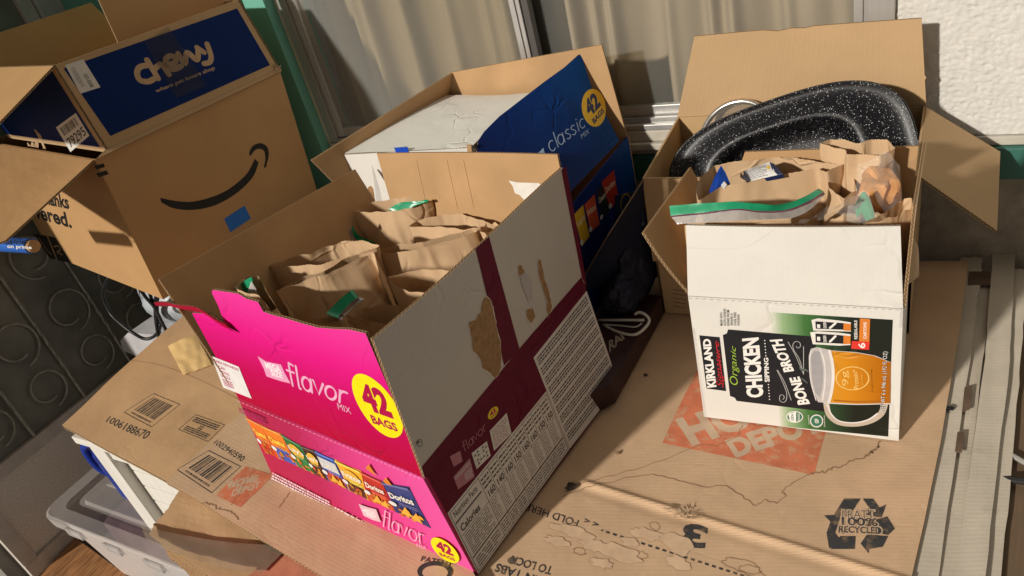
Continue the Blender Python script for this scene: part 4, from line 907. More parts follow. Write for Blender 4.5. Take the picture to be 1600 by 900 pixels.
pr = Print(kf); pr.stroke(zs(ZK, [(690, 462), (705, 478), (720, 474), (738, 486)]), .003, 5, taper=lambda t: .4+math.sin(t*3.1)); pr.stroke(zs(ZK, [(690, 520), (705, 524), (722, 538), (735, 548)]), .002, 5, taper=lambda t: .3+math.sin(t*3.1)); pr.put('steam_swirl', ink((.10, .12, .11), .5))
pr = Print(kf); pr.stroke(zs(ZK, [(1172, 450), (1176, 560), (1172, 648)]), .0035, 4); pr.stroke(zs(ZK, [(880, 640), (1000, 648), (1160, 644)]), .003, 4); pr.put('broth_shade', ink((.36, .12, .01), .4))
pr = Print(kf); cx, cy = 977, 521; pr.stroke(zs(ZK, [(cx+88*math.cos(a), cy+62*math.sin(a)) for a in [k*.3927 for k in range(16)]]), .0016, closed=True)
pr.text('9g', zs(ZK, [(968, 560), (956, 478), (914, 484), (922, 562)]), bold=.0); pr.text('Protein*', zs(ZK, [(1014, 578), (1002, 472), (976, 476), (982, 578)]), bold=.01); pr.text('per serving', zs(ZK, [(1036, 556), (1030, 498), (1022, 498), (1026, 556)])); pr.put('cup_lettering', ink((.80, .52, .16), .4), label='lettering 9g Protein per serving in a circle')
pr = Print(kf); pr.text('Not a significant source of energy', zs(ZK, [(1088, 596), (1084, 472), (1076, 472), (1080, 596)])); pr.put('fine_print', m_blk)
# cartons picture, number block
pr = Print(kf); pr.poly(zs(ZK, [(755, 205), (790, 196), (905, 208), (968, 218), (968, 268), (905, 266), (765, 262)])); pr.poly(zs(ZK, [(748, 272), (790, 266), (905, 274), (966, 282), (966, 340), (905, 344), (762, 336)])); pr.put('pictured_cartons', ink((.75, .72, .68), .4))
pr = Print(kf); pr.poly(zs(ZK, [(776, 212), (905, 220), (935, 222), (935, 258), (778, 252)])); pr.poly(zs(ZK, [(776, 278), (905, 286), (932, 290), (932, 334), (778, 326)])); pr.put('pictured_labels', m_blk)
pr = Print(kf); pr.poly(zs(ZK, [(928, 222), (968, 226), (968, 264), (928, 262)])); pr.poly(zs(ZK, [(928, 288), (966, 292), (966, 334), (928, 336)])); pr.poly(zs(ZK, [(1017, 196), (1072, 200), (1068, 322), (1012, 320)])); pr.put('orange_block', ink((.65, .20, .03), .4))
pr = Print(kf); pr.text('CHICKEN', zs(ZK, [(838, 250), (834, 218), (818, 216), (820, 250)]), bold=.03); pr.text('CHICKEN', zs(ZK, [(838, 326), (834, 290), (818, 288), (820, 326)]), bold=.03); pr.poly(zs(ZK, [(785, 228), (802, 229), (802, 248), (786, 247)])); pr.poly(zs(ZK, [(785, 295), (802, 296), (802, 318), (786, 317)])); pr.stroke(zs(ZK, [(855, 248), (885, 222)]), .003, 0); pr.stroke(zs(ZK, [(855, 322), (885, 292)]), .003, 0)
pr.text('RESEALABLE', zs(ZK, [(1004, 308), (1002, 206), (986, 206), (986, 308)]), bold=.02); pr.put('small_white_lettering', m_w, label='word RESEALABLE and tiny carton lettering'); pr = Print(kf)
pr.text('CARTONS', zs(ZK, [(1053, 306), (1053, 216), (1036, 216), (1036, 306)]), bold=.02); pr.put('small_white_word', m_w, label='word CARTONS')
pr = Print(kf); pr.poly(zs(ZK, [(974, 318), (1070, 322), (1066, 366), (970, 360)])); pr.put('red_block', ink((.70, .04, .03), .4))
pr = Print(kf); pr.text('6', zs(ZK, [(1046, 358), (1046, 328), (1008, 326), (1008, 356)]), bold=.02); pr.put('block_numeral', m_w)
for m_, bo in ((m_blk, .045), (m_w, -.003)):
    pr = Print(kf); e = 3 if bo > .05 else 0
    pr.text('NET WT 6 x 946 mL (192 FL OZ)', zs(ZK, [(1158+e, 698+e), (1172+e, 376-e), (1143-e, 374-e), (1128-e, 697+e)]), bold=bo, space=1.05); pr.put('net_weight_outline' if bo > .05 else 'net_weight_lettering', m_)
pr = Print(kf)
for i, t in enumerate(('MADE WITH', 'SLOW-COOKED', 'BONES FROM', 'ORGANIC &', 'CAGE FREE', 'CHICKENS')):
    x = 273+i*18.5; l = (70, 92, 84, 66, 72, 60)[i]; pr.text(t, zs(ZK, [(x, 235), (x-1, 235-l), (x-13, 235-l), (x-12, 235)]), bold=.005)
pr.put('small_black_lettering', m_blk, label='small lettering MADE WITH SLOW-COOKED BONES FROM ORGANIC & CAGE FREE CHICKENS')
pr = Print(kf); pr.disc(*ZK(665, 728), 13.3, 9.2); pr.disc(*ZK(783, 750), 10.4, 10.2); pr.put('round_seal', ink((.70, .70, .66), .4))
pr = Print(kf); pr.disc(*ZK(665, 728), 11.6, 7.6); pr.disc(*ZK(783, 750), 8.6, 8.4); pr.put('seal_ground', ink((.04, .17, .10), .4))
pr = Print(kf); pr.poly(zs(ZK, [(630, 712), (672, 700), (672, 758), (640, 752)])); pr.text('GF', zs(ZK, [(795, 762), (793, 738), (772, 738), (774, 762)]), bold=.03); pr.text('ORGANIC', zs(ZK, [(694, 752), (692, 708), (680, 708), (681, 752)]), bold=.01)
pr.text('Certified', zs(ZK, [(746, 768), (742, 718), (734, 718), (738, 768)])); pr.text('Gluten-Free', zs(ZK, [(830, 782), (828, 720), (820, 720), (822, 782)])); pr.put('seal_lettering', m_w)
pr = Print(kf); pr.text('USDA', zs(ZK, [(660, 748), (658, 710), (644, 712), (646, 748)]), bold=.03); pr.put('seal_word', ink((.04, .17, .10), .4), label='word USDA')
pr = Print(kf); dashes(pr, ZK(88, 86), ZK(1248, 152), 30, .0007, .45); pr.put('perforation', ink((.35, .32, .28)))
# flaps
kTL, kTR = yp(1072, 352, .912), yp(1407, 353, .902)
k1 = Sheet(kt0+up*.0012, kt1+up*.0012, kTR, kTL, bulge=lambda u, v: .005*math.sin(u*3)*v, n=14); k1.build('flap', (m_kw, M['kraft_in'], M['edge_w']), t=.004, label='white upright front flap')
pr = Print(k1); pr.stroke([(1075, 387), (1120, 389), (1165, 386), (1190, 372), (1208, 360)], .0008, 4); pr.put('crease_line', ink((.60, .57, .52)))
lo0, lo1 = pp(1003, 364, kt0, Vec((0, 1, 0))), zp(1077, 262, .36)
k2 = Sheet(kt0+dp_+up*.001+Vec((-.001, -.004, 0)), kt0+up*.001+Vec((-.001, .004, 0)), lo0, lo1, bulge=lambda u, v: .004*math.sin(v*3), n=12); k2.build('flap', (m_kw, M['kraft_in'], M['edge']), t=.004, label='brown inside of the left flap folded outward')
ro0, ro1 = yp(1431, 296, .905), yp(1443, 238, 1.02)
k3 = Sheet(kt1+Vec((.003, .002, .001)), kt1+dp_+Vec((.003, 0, .001)), ro1+Vec((.002, .03, 0)), yp(1432, 320, .905), n=6); 
k3.build('flap', (m_kw, M['kraft_in'], M['edge']), t=.004, label='right flap standing upright, seen along its cut edge')
kb0, kb1 = yp(1140, 237, 1.135), yp(1425, 227, 1.135)
k4 = Sheet(kt1+dp_+up*.001, kt0+dp_+up*.001, Vec((kt0.x, 1.135, kb0.z)), Vec((kt1.x, 1.135, kb1.z))); k4.build('flap', (m_kw, M['kraft_in'], M['edge']), t=.004, outline=[(0, 0), (1, 0), (.86, 1), (0, 1)], label='kraft inside of the back flap')
# ---------------------------------------------------------------- roaster carton
thing('roaster_carton', 'tall plain kraft carton with open flaps holding speckled roasting pan', 'box', (-.26, 1.28, .004))
rx0, rx1, ry0, ry1, rz = -.483, -.040, 1.168, 1.402, .308
base = [Vec((rx0, ry0, .004)), Vec((rx1, ry0, .004)), Vec((rx1, ry1, .004)), Vec((rx0, ry1, .004))]; top = [Vec((p.x, p.y, rz+(0 if p.y < 1.3 else .02))) for p in base]
m_rk = board('plain_carton_kraft', (.49, .325, .175), 'Y', .18, var=.07); m_rki = board('plain_carton_inside', (.50, .33, .165), 'Y', .22, var=.07)
m_rkf = board('plain_carton_flap', (.52, .345, .185), 'X', .16, var=.05, period=.009)
w = box_shell(base, top, m_rk, m_rki)
pr = Print(w['front']); 
for i in range(5): pr.stroke([(1052, 452+i*6.5), (1071, 455+i*6.5)], .0018, 0)
pr.put('printed_lines', M['ink2'])
bt0, bt1 = yp(1085, 57, 1.385), yp(1440, 29, 1.385)
s = Sheet(top[3]+Vec((0, -.004, .001)), top[2]+Vec((0, -.004, .001)), bt1, bt0, bulge=lambda u, v: -.004*math.sin(u*3.1)*v, n=10)
s.build('flap', (m_rkf, m_rkf, M['edge']), t=.004, outline=[(0, 0), (1, 0), (1, .30), (1.006, .33), (1, .36), (1, 1), (.8, 1.0), (.56, 1.0), (.52, .985), (.46, .995), (.40, .975), (.33, 1.0), (0, 1)], label='upright kraft back flap')
f0, f1 = yp(1558, 360, 1.172), yp(1563, 237, 1.385)
s = Sheet(top[2]+Vec((.001, -.012, 0)), top[1]+Vec((.001, .004, 0)), f0, f1); s.N0 = -s.N0 if s.N0.z < 0 else s.N0
s.build('flap', (m_rkf, m_rkf, M['edge']), t=.004, label='kraft right flap drooping outward')
g0, g1 = yp(1018, 405, 1.155), yp(1075, 412, 1.155)
s = Sheet(yp(1020, 408, 1.150), Vec((rx1-.01, 1.152, yp(1020, 408, 1.150).z)), top[1]+Vec((-.005, -.005, .001)), top[0]+Vec((.002, -.005, .001))); s.build('flap', (m_rk, m_rk, M['edge']), t=.004, label='front flap folded down over the carton')
gl0 = [Vec((rx0-.085, 1.17, .262)), Vec((rx0-.080, 1.395, .285))]
# ---------------------------------------------------------------- blue snack carton
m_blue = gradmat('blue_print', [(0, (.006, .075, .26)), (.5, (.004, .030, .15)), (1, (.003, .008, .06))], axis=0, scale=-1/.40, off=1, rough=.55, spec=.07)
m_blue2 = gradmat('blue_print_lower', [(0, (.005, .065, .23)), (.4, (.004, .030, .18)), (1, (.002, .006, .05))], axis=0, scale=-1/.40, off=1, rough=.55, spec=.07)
thing('snack_carton', 'open blue snack carton reading classic mix 42 bags behind the magenta one', 'box', (-.86, 1.2, .004))
bb = [Vec((-1.06, 1.045, .004)), Vec((-.592, 1.045, .004)), Vec((-.590, 1.39, .004)), Vec((-1.06, 1.39, .004))]
tz = .296; bt = [Vec((p.x, p.y, tz)) for p in bb]; bt[0].z = bt[3].z = .29
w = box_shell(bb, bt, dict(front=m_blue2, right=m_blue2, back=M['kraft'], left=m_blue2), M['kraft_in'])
rs = w['right']
t0, t1 = yp(738, 243, 1.02), yp(905, 84, 1.33)
def bfb(u, v): return .012*math.sin(u*3.1)*v-.01*v*(1-u)
bl = Sheet(bt[1]+Vec((0, -.01, .001)), bt[2]+up*.001, yp(928, 140, 1.385)+Vec((0, 0, .06)), yp(738, 243, 1.055)+Vec((0, 0, .0)), bulge=None, n=10)
o = [bl.uv(*p) for p in [(751, 300), (890, 301), (968, 220), (947, 180), (926, 140), (908, 84), (903, 86), (882, 105), (850, 128), (815, 155), (780, 182), (757, 205), (747, 220), (744, 243)]]
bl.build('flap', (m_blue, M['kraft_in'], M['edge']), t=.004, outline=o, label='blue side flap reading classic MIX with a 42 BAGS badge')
badge42(bl, zs(ZB, [(352, 420), (408, 352), (362, 256), (302, 318)]), ink((.80, .48, .015), .4), txt=(.01, .02, .08))
def classic(sh, q, w, m):
    pr = Print(sh, frame=q); c = lambda cx, r0, r1: pr.stroke([(cx+.07*math.cos(a), .33+.31*math.sin(a)) for a in [r0+(r1-r0)*i/9 for i in range(10)]], w)
    c(.075, .9, 5.4); pr.stroke([(.19, 1), (.19, .02)], w, 0)
    pr.stroke([(.30+.07*math.cos(a), .33+.31*math.sin(a)) for a in [2*math.pi*i/10 for i in range(10)]], w, closed=True); pr.stroke([(.375, .64), (.375, .02)], w, 0)
    for x in (.45, .60): pr.stroke([(x+.09, .58), (x+.04, .64), (x, .5), (x+.05, .34), (x+.095, .17), (x+.05, .02), (x-.005, .1)], w)
    pr.stroke([(.77, .64), (.77, .02)], w, 0); pr.disc(.77, .86, .012, .05)
    c(.90, .9, 5.4); pr.put('thin_lettering', m, label='thin lettering reading classic')
m_lb = ink((.30, .42, .62), .4)
classic(bl, zs(ZB, [(222, 478), (334, 392), (324, 350), (205, 430)]), .0022, m_lb)
pr = Print(bl); pr.text('MIX', zs(ZB, [(318, 434), (342, 416), (338, 402), (314, 420)])); pr.poly(zs(ZB, [(178, 482), (198, 462), (202, 480)])); pr.put('printed_word', m_lb, label='word MIX')
pcols = [(.55, .33, .02), (.55, .08, .03), (.02, .02, .03), (.42, .03, .02)]; nm = ["Lay's", 'Fritos', 'Cheetos', 'Doritos']
q4 = [[(318, 770), (342, 738), (322, 640), (292, 672)], [(344, 728), (374, 700), (358, 606), (326, 640)], [(378, 690), (404, 660), (388, 570), (362, 600)], [(406, 655), (434, 622), (418, 530), (378, 570)]]
for q, c_, t in zip(q4, pcols, nm):
    Q = zs(ZB, q); pr = Print(rs, frame=Q); pr.poly([(0, 0), (1, 0), (.96, .5), (1, 1), (0, 1), (.04, .5)]); pr.put('printed_snack_bag', ink(c_, .4))
    pr = Print(rs, frame=Q); pr.text(t, [(.1, .55), (.9, .55), (.9, .75), (.1, .75)], bold=.02); pr.put('bag_lettering', ink((.70, .62, .45), .4))
    pr = Print(rs, frame=Q); pr.disc(.1, .1, .16, .08); pr.put('white_round_seal', ink((.6, .6, .6), .4))
# kraft flaps: back (behind), left
s = Sheet(bt[2]+Vec((-.0, -.006, .001)), bt[3]+Vec((0, -.006, .001)), yp(703, 113, 1.378), yp(941, 69, 1.378)); s.build('flap', (M['kraft'], M['kraft_in'], M['edge']), t=.004, label='kraft inside of the tall back flap')
s = Sheet(bt[3]+up*.001, bt[0]+up*.001, yp(485, 250, 1.0), yp(704, 114, 1.372), n=8); s.build('flap', (M['kraft'], M['kraft_in'], M['edge']), t=.004, label='shaded kraft left flap with a white scrape')
s2 = Sheet(*[v+Vec((.007, 0, 0)) for v in (s.c[1], s.c[0], s.c[3], s.c[2])], n=1); s2.obj = s.obj; s2.org = Ctx.org.copy()
pr = Print(s2); pr.poly([(664, 178), (690, 158), (701, 152), (700, 160), (676, 176), (666, 180)]); pr.put('white_scrape', ink((.72, .68, .60)))
# near-end kraft flap tab of the blue carton's right end
s = Sheet(yp(952, 215, 1.372), yp(962, 215, 1.372), yp(945, 140, 1.372), yp(936, 85, 1.372)); s.n = 1
# white carton inside it
wy0, wy1, wz = 1.065, 1.30, .418
thing('white_carton', 'plain white carton lying inside the blue snack carton, blue tape on top', 'box', (-.95, 1.2, .02))
c00, c10 = yp(518, 243, wy0), yp(737, 231, wy0)
lowz = .02
tl_, tr_ = c00.copy(), c10.copy()
bk_l, bk_r = Vec((c00.x+.05, 1.365, c00.z+.004)), yp(832, 146, 1.35)
s = Sheet(Vec((tl_.x, tl_.y, lowz)), Vec((tr_.x, tr_.y, lowz)), tr_, tl_); s.build('front_panel', (m_kw, m_kw, M['edge_w']), t=.004)
pr = Print(s); pr.poly([(604, 247), (600, 247), (600, 262), (607, 275)][::1]); pr.items.pop()
pr.poly([(575, 293), (579, 290), (583, 294), (587, 318), (574, 316)]); pr.put('torn_kraft_patch', m_torn)
pr = Print(s); pr.poly([(581, 258), (583, 262), (594, 300), (597, 318), (589, 318)]); pr.put('grey_scuff', ink((.50, .48, .45)))
st_ = Sheet(tl_+Vec((0, .002, .001)), tr_+Vec((0, .002, .001)), Vec((bk_r.x, bk_r.y, bk_r.z)), bk_l, bulge=lambda u, v: .004*math.sin(v*3)+.002*math.sin(u*7), n=14); st_.build('top_panel', (m_kw, m_kw, M['edge_w']), t=.004, label='white top panel')
s = Sheet(Vec((tr_.x, tr_.y, lowz)), Vec((bk_r.x, bk_r.y, lowz)), bk_r-up*.005, tr_-up*.005); s.build('side_panel', (m_kw, m_kw, M['edge_w']), t=.004)
s = Sheet(Vec((bk_l.x, bk_l.y, lowz)), Vec((tl_.x, tl_.y, lowz)), tl_-up*.005, bk_l-up*.005); s.build('side_panel', (m_kw, m_kw, M['edge_w']), t=.004)
pr = Print(st_); pr.poly([(617, 233), (638, 232), (636, 229), (615, 231)]); pr.put('blue_tape', ink((.01, .07, .50), .35))
s = Sheet(yp(621, 246, wy0-.002), yp(640, 246, wy0-.002), yp(637, 231, wy0-.001), yp(616, 231, wy0-.001)); s.build('tape_end', (ink((.01, .07, .50), .35),)*3, t=.0006)
# brown lip and white strip at the right end of the white carton
s = Sheet(yp(731, 246, wy0-.004), yp(738, 246, wy0-.004), yp(736, 227, wy0-.004), yp(729, 227, wy0-.004)); s.build('brown_lip', (M['kraft_in'],)*3, t=.003)
# ---------------------------------------------------------------- smile carton (left) 
aP, aQ = yp(148, 250, .85), yp(255, 468, .85); aB0 = Vec((aQ.x, .85, aQ.z)); aT0 = Vec((aP.x, .85, aP.z))
aT1 = yp(436, 108, 1.335); e = Vec((aT1.x-aT0.x, aT1.y-aT0.y, 0)); aB1 = aB0+e; aT1.z = aT0.z+.002
sdv = Vec((-e.y, e.x, 0)).normalized()*.70
m_sm = board('smile_carton_kraft', (.46, .27, .12), 'Y', .12, var=.06, rough=.7)
thing('smile_carton', 'large kraft delivery carton with black smile arrow and blue tape square', 'box', (-1.85, 1.1, aB0.z))
w = box_shell([aB0, aB1, aB1+sdv, aB0+sdv], [aT0, aT1, aT1+sdv, aT0+sdv], m_sm, M['kraft_in'])
af, al = w['front'], w['left']
m_bk = ink((.012, .012, .012), .5)
pr = Print(af)
Zs = Z(0, 230, 4)
up_e = [(250, 309), (275, 314), (300, 315), (330, 308), (358, 295), (385, 272), (398, 248)]
lo_e = [(404, 254), (394, 278), (368, 303), (335, 321), (300, 328), (270, 325), (252, 316)]
cu = catmull(up_e, 5); cl = catmull(lo_e, 5); pts = [(p.x, p.y) for p in cu]+[(p.x, p.y) for p in cl]
n_ = min(len(cu), len(cl)); 
for i in range(n_-1):
    a, b_, c, d = cu[i], cu[i+1], cl[len(cl)-2-i], cl[len(cl)-1-i]; pr.add([af.uv(q.x, q.y) for q in (a, b_, c, d)], [(0, 1, 2, 3)])
pr.k = 0
pr.stroke([(391, 241), (396, 232), (406, 228), (415, 233), (417, 246), (414, 260)], .012, 5, taper=lambda t: .55+.6*math.sin(min(1, t*1.15)*3.14)**.7)
pr.put('smile_arrow', m_bk, label='black curved smile arrow')
pr = Print(af); pr.poly([(350, 342), (382, 321), (392, 341), (360, 363)]); pr.put('blue_tape_square', ink((.015, .14, .50), .5))
pr = Print(al)
pr.text('Thanks', [(62, 318), (109, 327), (105, 305), (58, 296)], bold=.03); pr.text('delivered.', [(28, 333), (113, 357), (108, 333), (22, 309)], bold=.03)
pr.put('black_lettering', m_bk, label='bold lettering ending nks and livered')
Zt = Z(0, 300, 4.092)
pr = Print(al); pr.poly(zs(Zt, [(218, 265), (298, 280), (360, 432), (318, 425)])); pr.poly(zs(Zt, [(306, 280), (352, 290), (456, 453), (372, 438)])); pr.put('black_marks', m_bk)
pr = Print(al); pr.stroke(zs(Zt, [(250, 290), (272, 330), (310, 380), (330, 400)]), .006, 4); pr.put('mark_detail', m_sm); pr = Print(al); pr.stroke(zs(Zt, [(345, 350), (375, 345), (385, 370), (365, 385), (400, 400)]), .004, 4); pr.put('mark_detail', m_sm)
pr = Print(al)
for k in range(5): pr.stroke(zs(Zt, [(196+k*17, 372+k*22), (240+k*14, 380+k*22)]), .0022, 0)
pr.put('thin_mark_lines', m_bk)
pr = Print(af); pr.poly([(147, 259), (162, 255), (164, 261), (150, 265)]); pr.poly([(150, 271), (166, 266), (170, 272), (154, 277)]); pr.put('black_tabs', m_bk)
# outer left flap folded outward
fo0 = aT0+Vec((0, 0, .001)); 
fl0 = aT0; flh = aT0+sdv
sv = sdv.normalized(); ed = -e.normalized()
flA, flB = zp(9, 375, aT0.z-.05), zp(-110, 420, aT0.z-.05)
s = Sheet(flB, flA, fl0+Vec((-.002, -.003, .001)), flh+Vec((0, -.003, .001))); s.build('flap', (m_sm, m_sm, M['edge']), t=.004, outline=[(0, .0), (1, 0), (1, 1), (0, 1)], label='left flap folded outward')
b = MB().tube([yp(-40, 380, .70), yp(50, 384, .70)], .0165, 20); o = b.obj('printed_tape_roll', ink((.03, .13, .50), .35), smooth=False, label='blue printed packing tape hanging at the flap edge')
b = MB().tube([yp(49.5, 384, .70), yp(54, 385, .70)], .0135, 16); b.obj('tape_core', M['kraft'])
tr0 = Sheet(yp(-20, 388, .682), yp(50, 391, .682), yp(50, 376, .682), yp(-20, 373, .682)); tr0.obj = o; tr0.org = Ctx.org.copy()
pr = Print(tr0); pr.text('on prime', [(12, 389), (50, 391), (49, 384), (11, 382)], bold=.02); pr.put('white_lettering', m_w)
pr = Print(tr0); pr.text('NBA home', [(3, 382), (42, 382), (42, 374), (3, 373)], bold=.02, shear=.2); pr.put('black_tape_lettering', m_bk)
# ---------------------------------------------------------------- pet supply carton on top (tilted)
thing('pet_carton', 'navy blue open carton reading chewy lying tilted on the smile carton', 'box', (-1.8, 1.1, aT0.z))
nrm = e.normalized().cross(up).normalized()         # faces the camera side
nrm = Vec((e.y, -e.x, 0)).normalized()
pc = aT0+nrm*.006
c00, c10, c11, c01 = [pp(x, y, pc, nrm) for x, y in ((165, 233), (437, 106), (374, -1), (83, 103))]
m_frm = board('kraft_border', (.45, .30, .16), 'X', .12, var=.07); m_navy = board('navy_print', (.004, .020, .11), 'X', .08, rough=.6, var=.06, spec=.08)
cf = Sheet(c00, c10, c11, c01); cf.build('side_panel', (m_frm, M['kraft_in'], M['edge']), t=.005, label='front panel with navy print')
bx = Vec((-e.y, e.x, 0)).normalized()*.42
fdn = -nrm*.62
cl_ = Sheet(Vec((c00.x, c00.y, aT0.z+.004))+fdn, Vec((c00.x, c00.y, aT0.z+.004)), c01, c01+fdn); cl_.build('side_panel', (m_frm, M['kraft_in'], M['edge']), t=.005, label='shaded left end panel with white 79295 label')
s = Sheet(aT0+nrm*.012+Vec((0, 0, .003)), aT1+nrm*.008+Vec((0, 0, .003)), c10-nrm*.001, c00-nrm*.001); s.build('bottom_fold', (m_frm, M['kraft_in'], M['edge']), t=.004, label='crushed kraft bottom edge')
s = Sheet(c10, c10+fdn, c11+fdn, c11); s.build('side_panel', (m_frm, M['kraft_in'], M['edge']), t=.005)
s = Sheet(c10+fdn, c00+fdn, c01+fdn, c11+fdn); s.build('side_panel', (m_frm, M['kraft_in'], M['edge']), t=.005)
s = Sheet(c00+fdn*.99, c10+fdn*.99, c10+fdn*.012, c00+fdn*.012); s.build('base_panel', (M['kraft_in'],)*3, t=.004)
pr = Print(cf); pr.poly(zs(ZC, [(552, 680), (1350, 325), (1185, 42), (318, 342)])); pr.put('navy_field', m_navy)
pr = Print(cf)
m_ck = ink((.46, .31, .18), .6)
def cz(p): return zs(ZC, p)
wv_ = .030
chew = [[(745, 325), (700, 335), (685, 365), (700, 400), (740, 408), (768, 395)], [(735, 300), (790, 392)], [(768, 350), (800, 322), (820, 335), (845, 372)], [(830, 325), (870, 315), (880, 290), (850, 280), (828, 300), (840, 340), (875, 345), (905, 330)], [(890, 268), (925, 318), (935, 262), (985, 300), (990, 245)], [(985, 238), (1020, 262)], [(1035, 220), (1055, 280), (1048, 310), (1020, 318)]]
for st in chew: pr.stroke(cz(st), wv_*.40, 6)
pr.put('rounded_logo_lettering', m_ck, label='rounded kraft lettering reading chewy')
pr = Print(cf); pr.text('where pet lovers shop', zs(ZC, [(782, 470), (1078, 352), (1068, 328), (775, 446)]), bold=.02); pr.put('printed_slogan', m_ck, label='where pet lovers shop')
pr = Print(cf); pr.poly(zs(ZC, [(325, 325), (415, 296), (502, 436), (402, 468)])); pr.put('white_label', ink((.62, .59, .54)))
pr = Print(cf); pr.text('157-5500', zs(ZC, [(415, 375), (452, 440), (470, 430), (432, 368)][::1]), bold=.02); pr.put('label_number', m_bk)
pr = Print(cf, frame=zs(ZC, [(350, 340), (405, 440), (425, 430), (372, 335)])); pr.greek(4, seed=5, minw=.08, maxw=.2); pr.put('label_lines', ink((.3, .28, .26)))
m_ct = clear_plastic('clear_tape_film', (.6, .62, .66), op=.01, rough=.12, wr=40)
tps = Sheet(*[pp(*ZC(*p), pc+nrm*.0012, nrm) for p in ((880, 490), (1035, 430), (845, 130), (722, 215))]); tps.obj = cf.obj; tps.org = Ctx.org.copy(); pr = Print(tps); pr.add([(0, 0), (1, 0), (1, 1), (0, 1)], [(0, 1, 2, 3)]); pr.put('clear_tape', m_ct)
pr = Print(cl_); pr.frame = [(0, .06), (.965, .06), (.965, .98), (0, .98)]; pr.poly([(0, 0), (1, 0), (1, 1), (0, 1)]); pr.put('navy_field', m_navy)
pr = Print(cl_); pr.poly(zs(Z(0, 60, 2.647), [(232, 368), (314, 308), (370, 402), (292, 470)])); pr.put('white_label', ink((.68, .66, .62)))
Z5 = Z(0, 60, 2.647)
pr = Print(cl_, frame=zs(Z5, [(292, 470), (370, 402), (314, 308), (232, 368)])); bars(pr, .12, .88, .58, .9, 24, 8); pr.text('79295', [(.12, .1), (.95, .1), (.95, .46), (.12, .46)], bold=.015); pr.put('label_number', m_bk, label='barcode and number 79295')
pr = Print(cl_); 
for st in ([(75, 470), (60, 478), (58, 492)], [(85, 455), (95, 490)], [(90, 472), (105, 460), (115, 485)], [(120, 440), (130, 470), (140, 435), (152, 465), (152, 425)], [(165, 400), (175, 430)], [(150, 385), (185, 455), (178, 470)]): pr.stroke(zs(Z5, st), .013, 5)
pr.put('rounded_logo_lettering', m_ck)
# its flaps: one behind at left, one standing at right
s = Sheet(pp(-38, 229, c01, nrm)+fdn, pp(-38, 229, c01, nrm), c01, c01+fdn); s.build('flap', (m_sm, m_sm, M['edge']), t=.004, label='kraft end flap folded down outward at the left')
s = Sheet(pp(60, 150, pc+fdn*.6, nrm), pp(182, 72, pc+fdn*.6, nrm), pp(142, 4, pc+fdn*.6, nrm), pp(-60, 72, pc+fdn*.6, nrm)); 
s = Sheet(*[pp(x, y, pc+fdn*.90, nrm) for x, y in ((10, 180), (235, 90), (142, 4), (-70, 74))]); s.build('flap', (m_sm, m_sm, M['edge']), t=.004, label='kraft inner panel standing at the far left')
s = Sheet(*[pp(x, y, pc+fdn*.10, nrm) for x, y in ((178, 76), (372, 2), (330, -75), (148, -14))]); s.c[0] = pp(190, 78, pc+fdn*.1, nrm); s.build('flap', (m_sm, m_sm, M['edge']), t=.004, label='upright kraft flap above the navy panel')
b = MB()
for k in range(14):
    rr = random.Random(k); p = pp(433+rr.uniform(-5, 5), 103+rr.uniform(-4, 4), pc+nrm*.004, nrm); b.add([p, p+Vec((rr.uniform(-.012, .012), rr.uniform(-.01, .01), rr.uniform(-.01, .008))), p+Vec((rr.uniform(-.01, .01), rr.uniform(-.004, .004), rr.uniform(-.012, .01)))], [(0, 1, 2)])
b.obj('torn_corner', M['kgap'], kind='stuff')
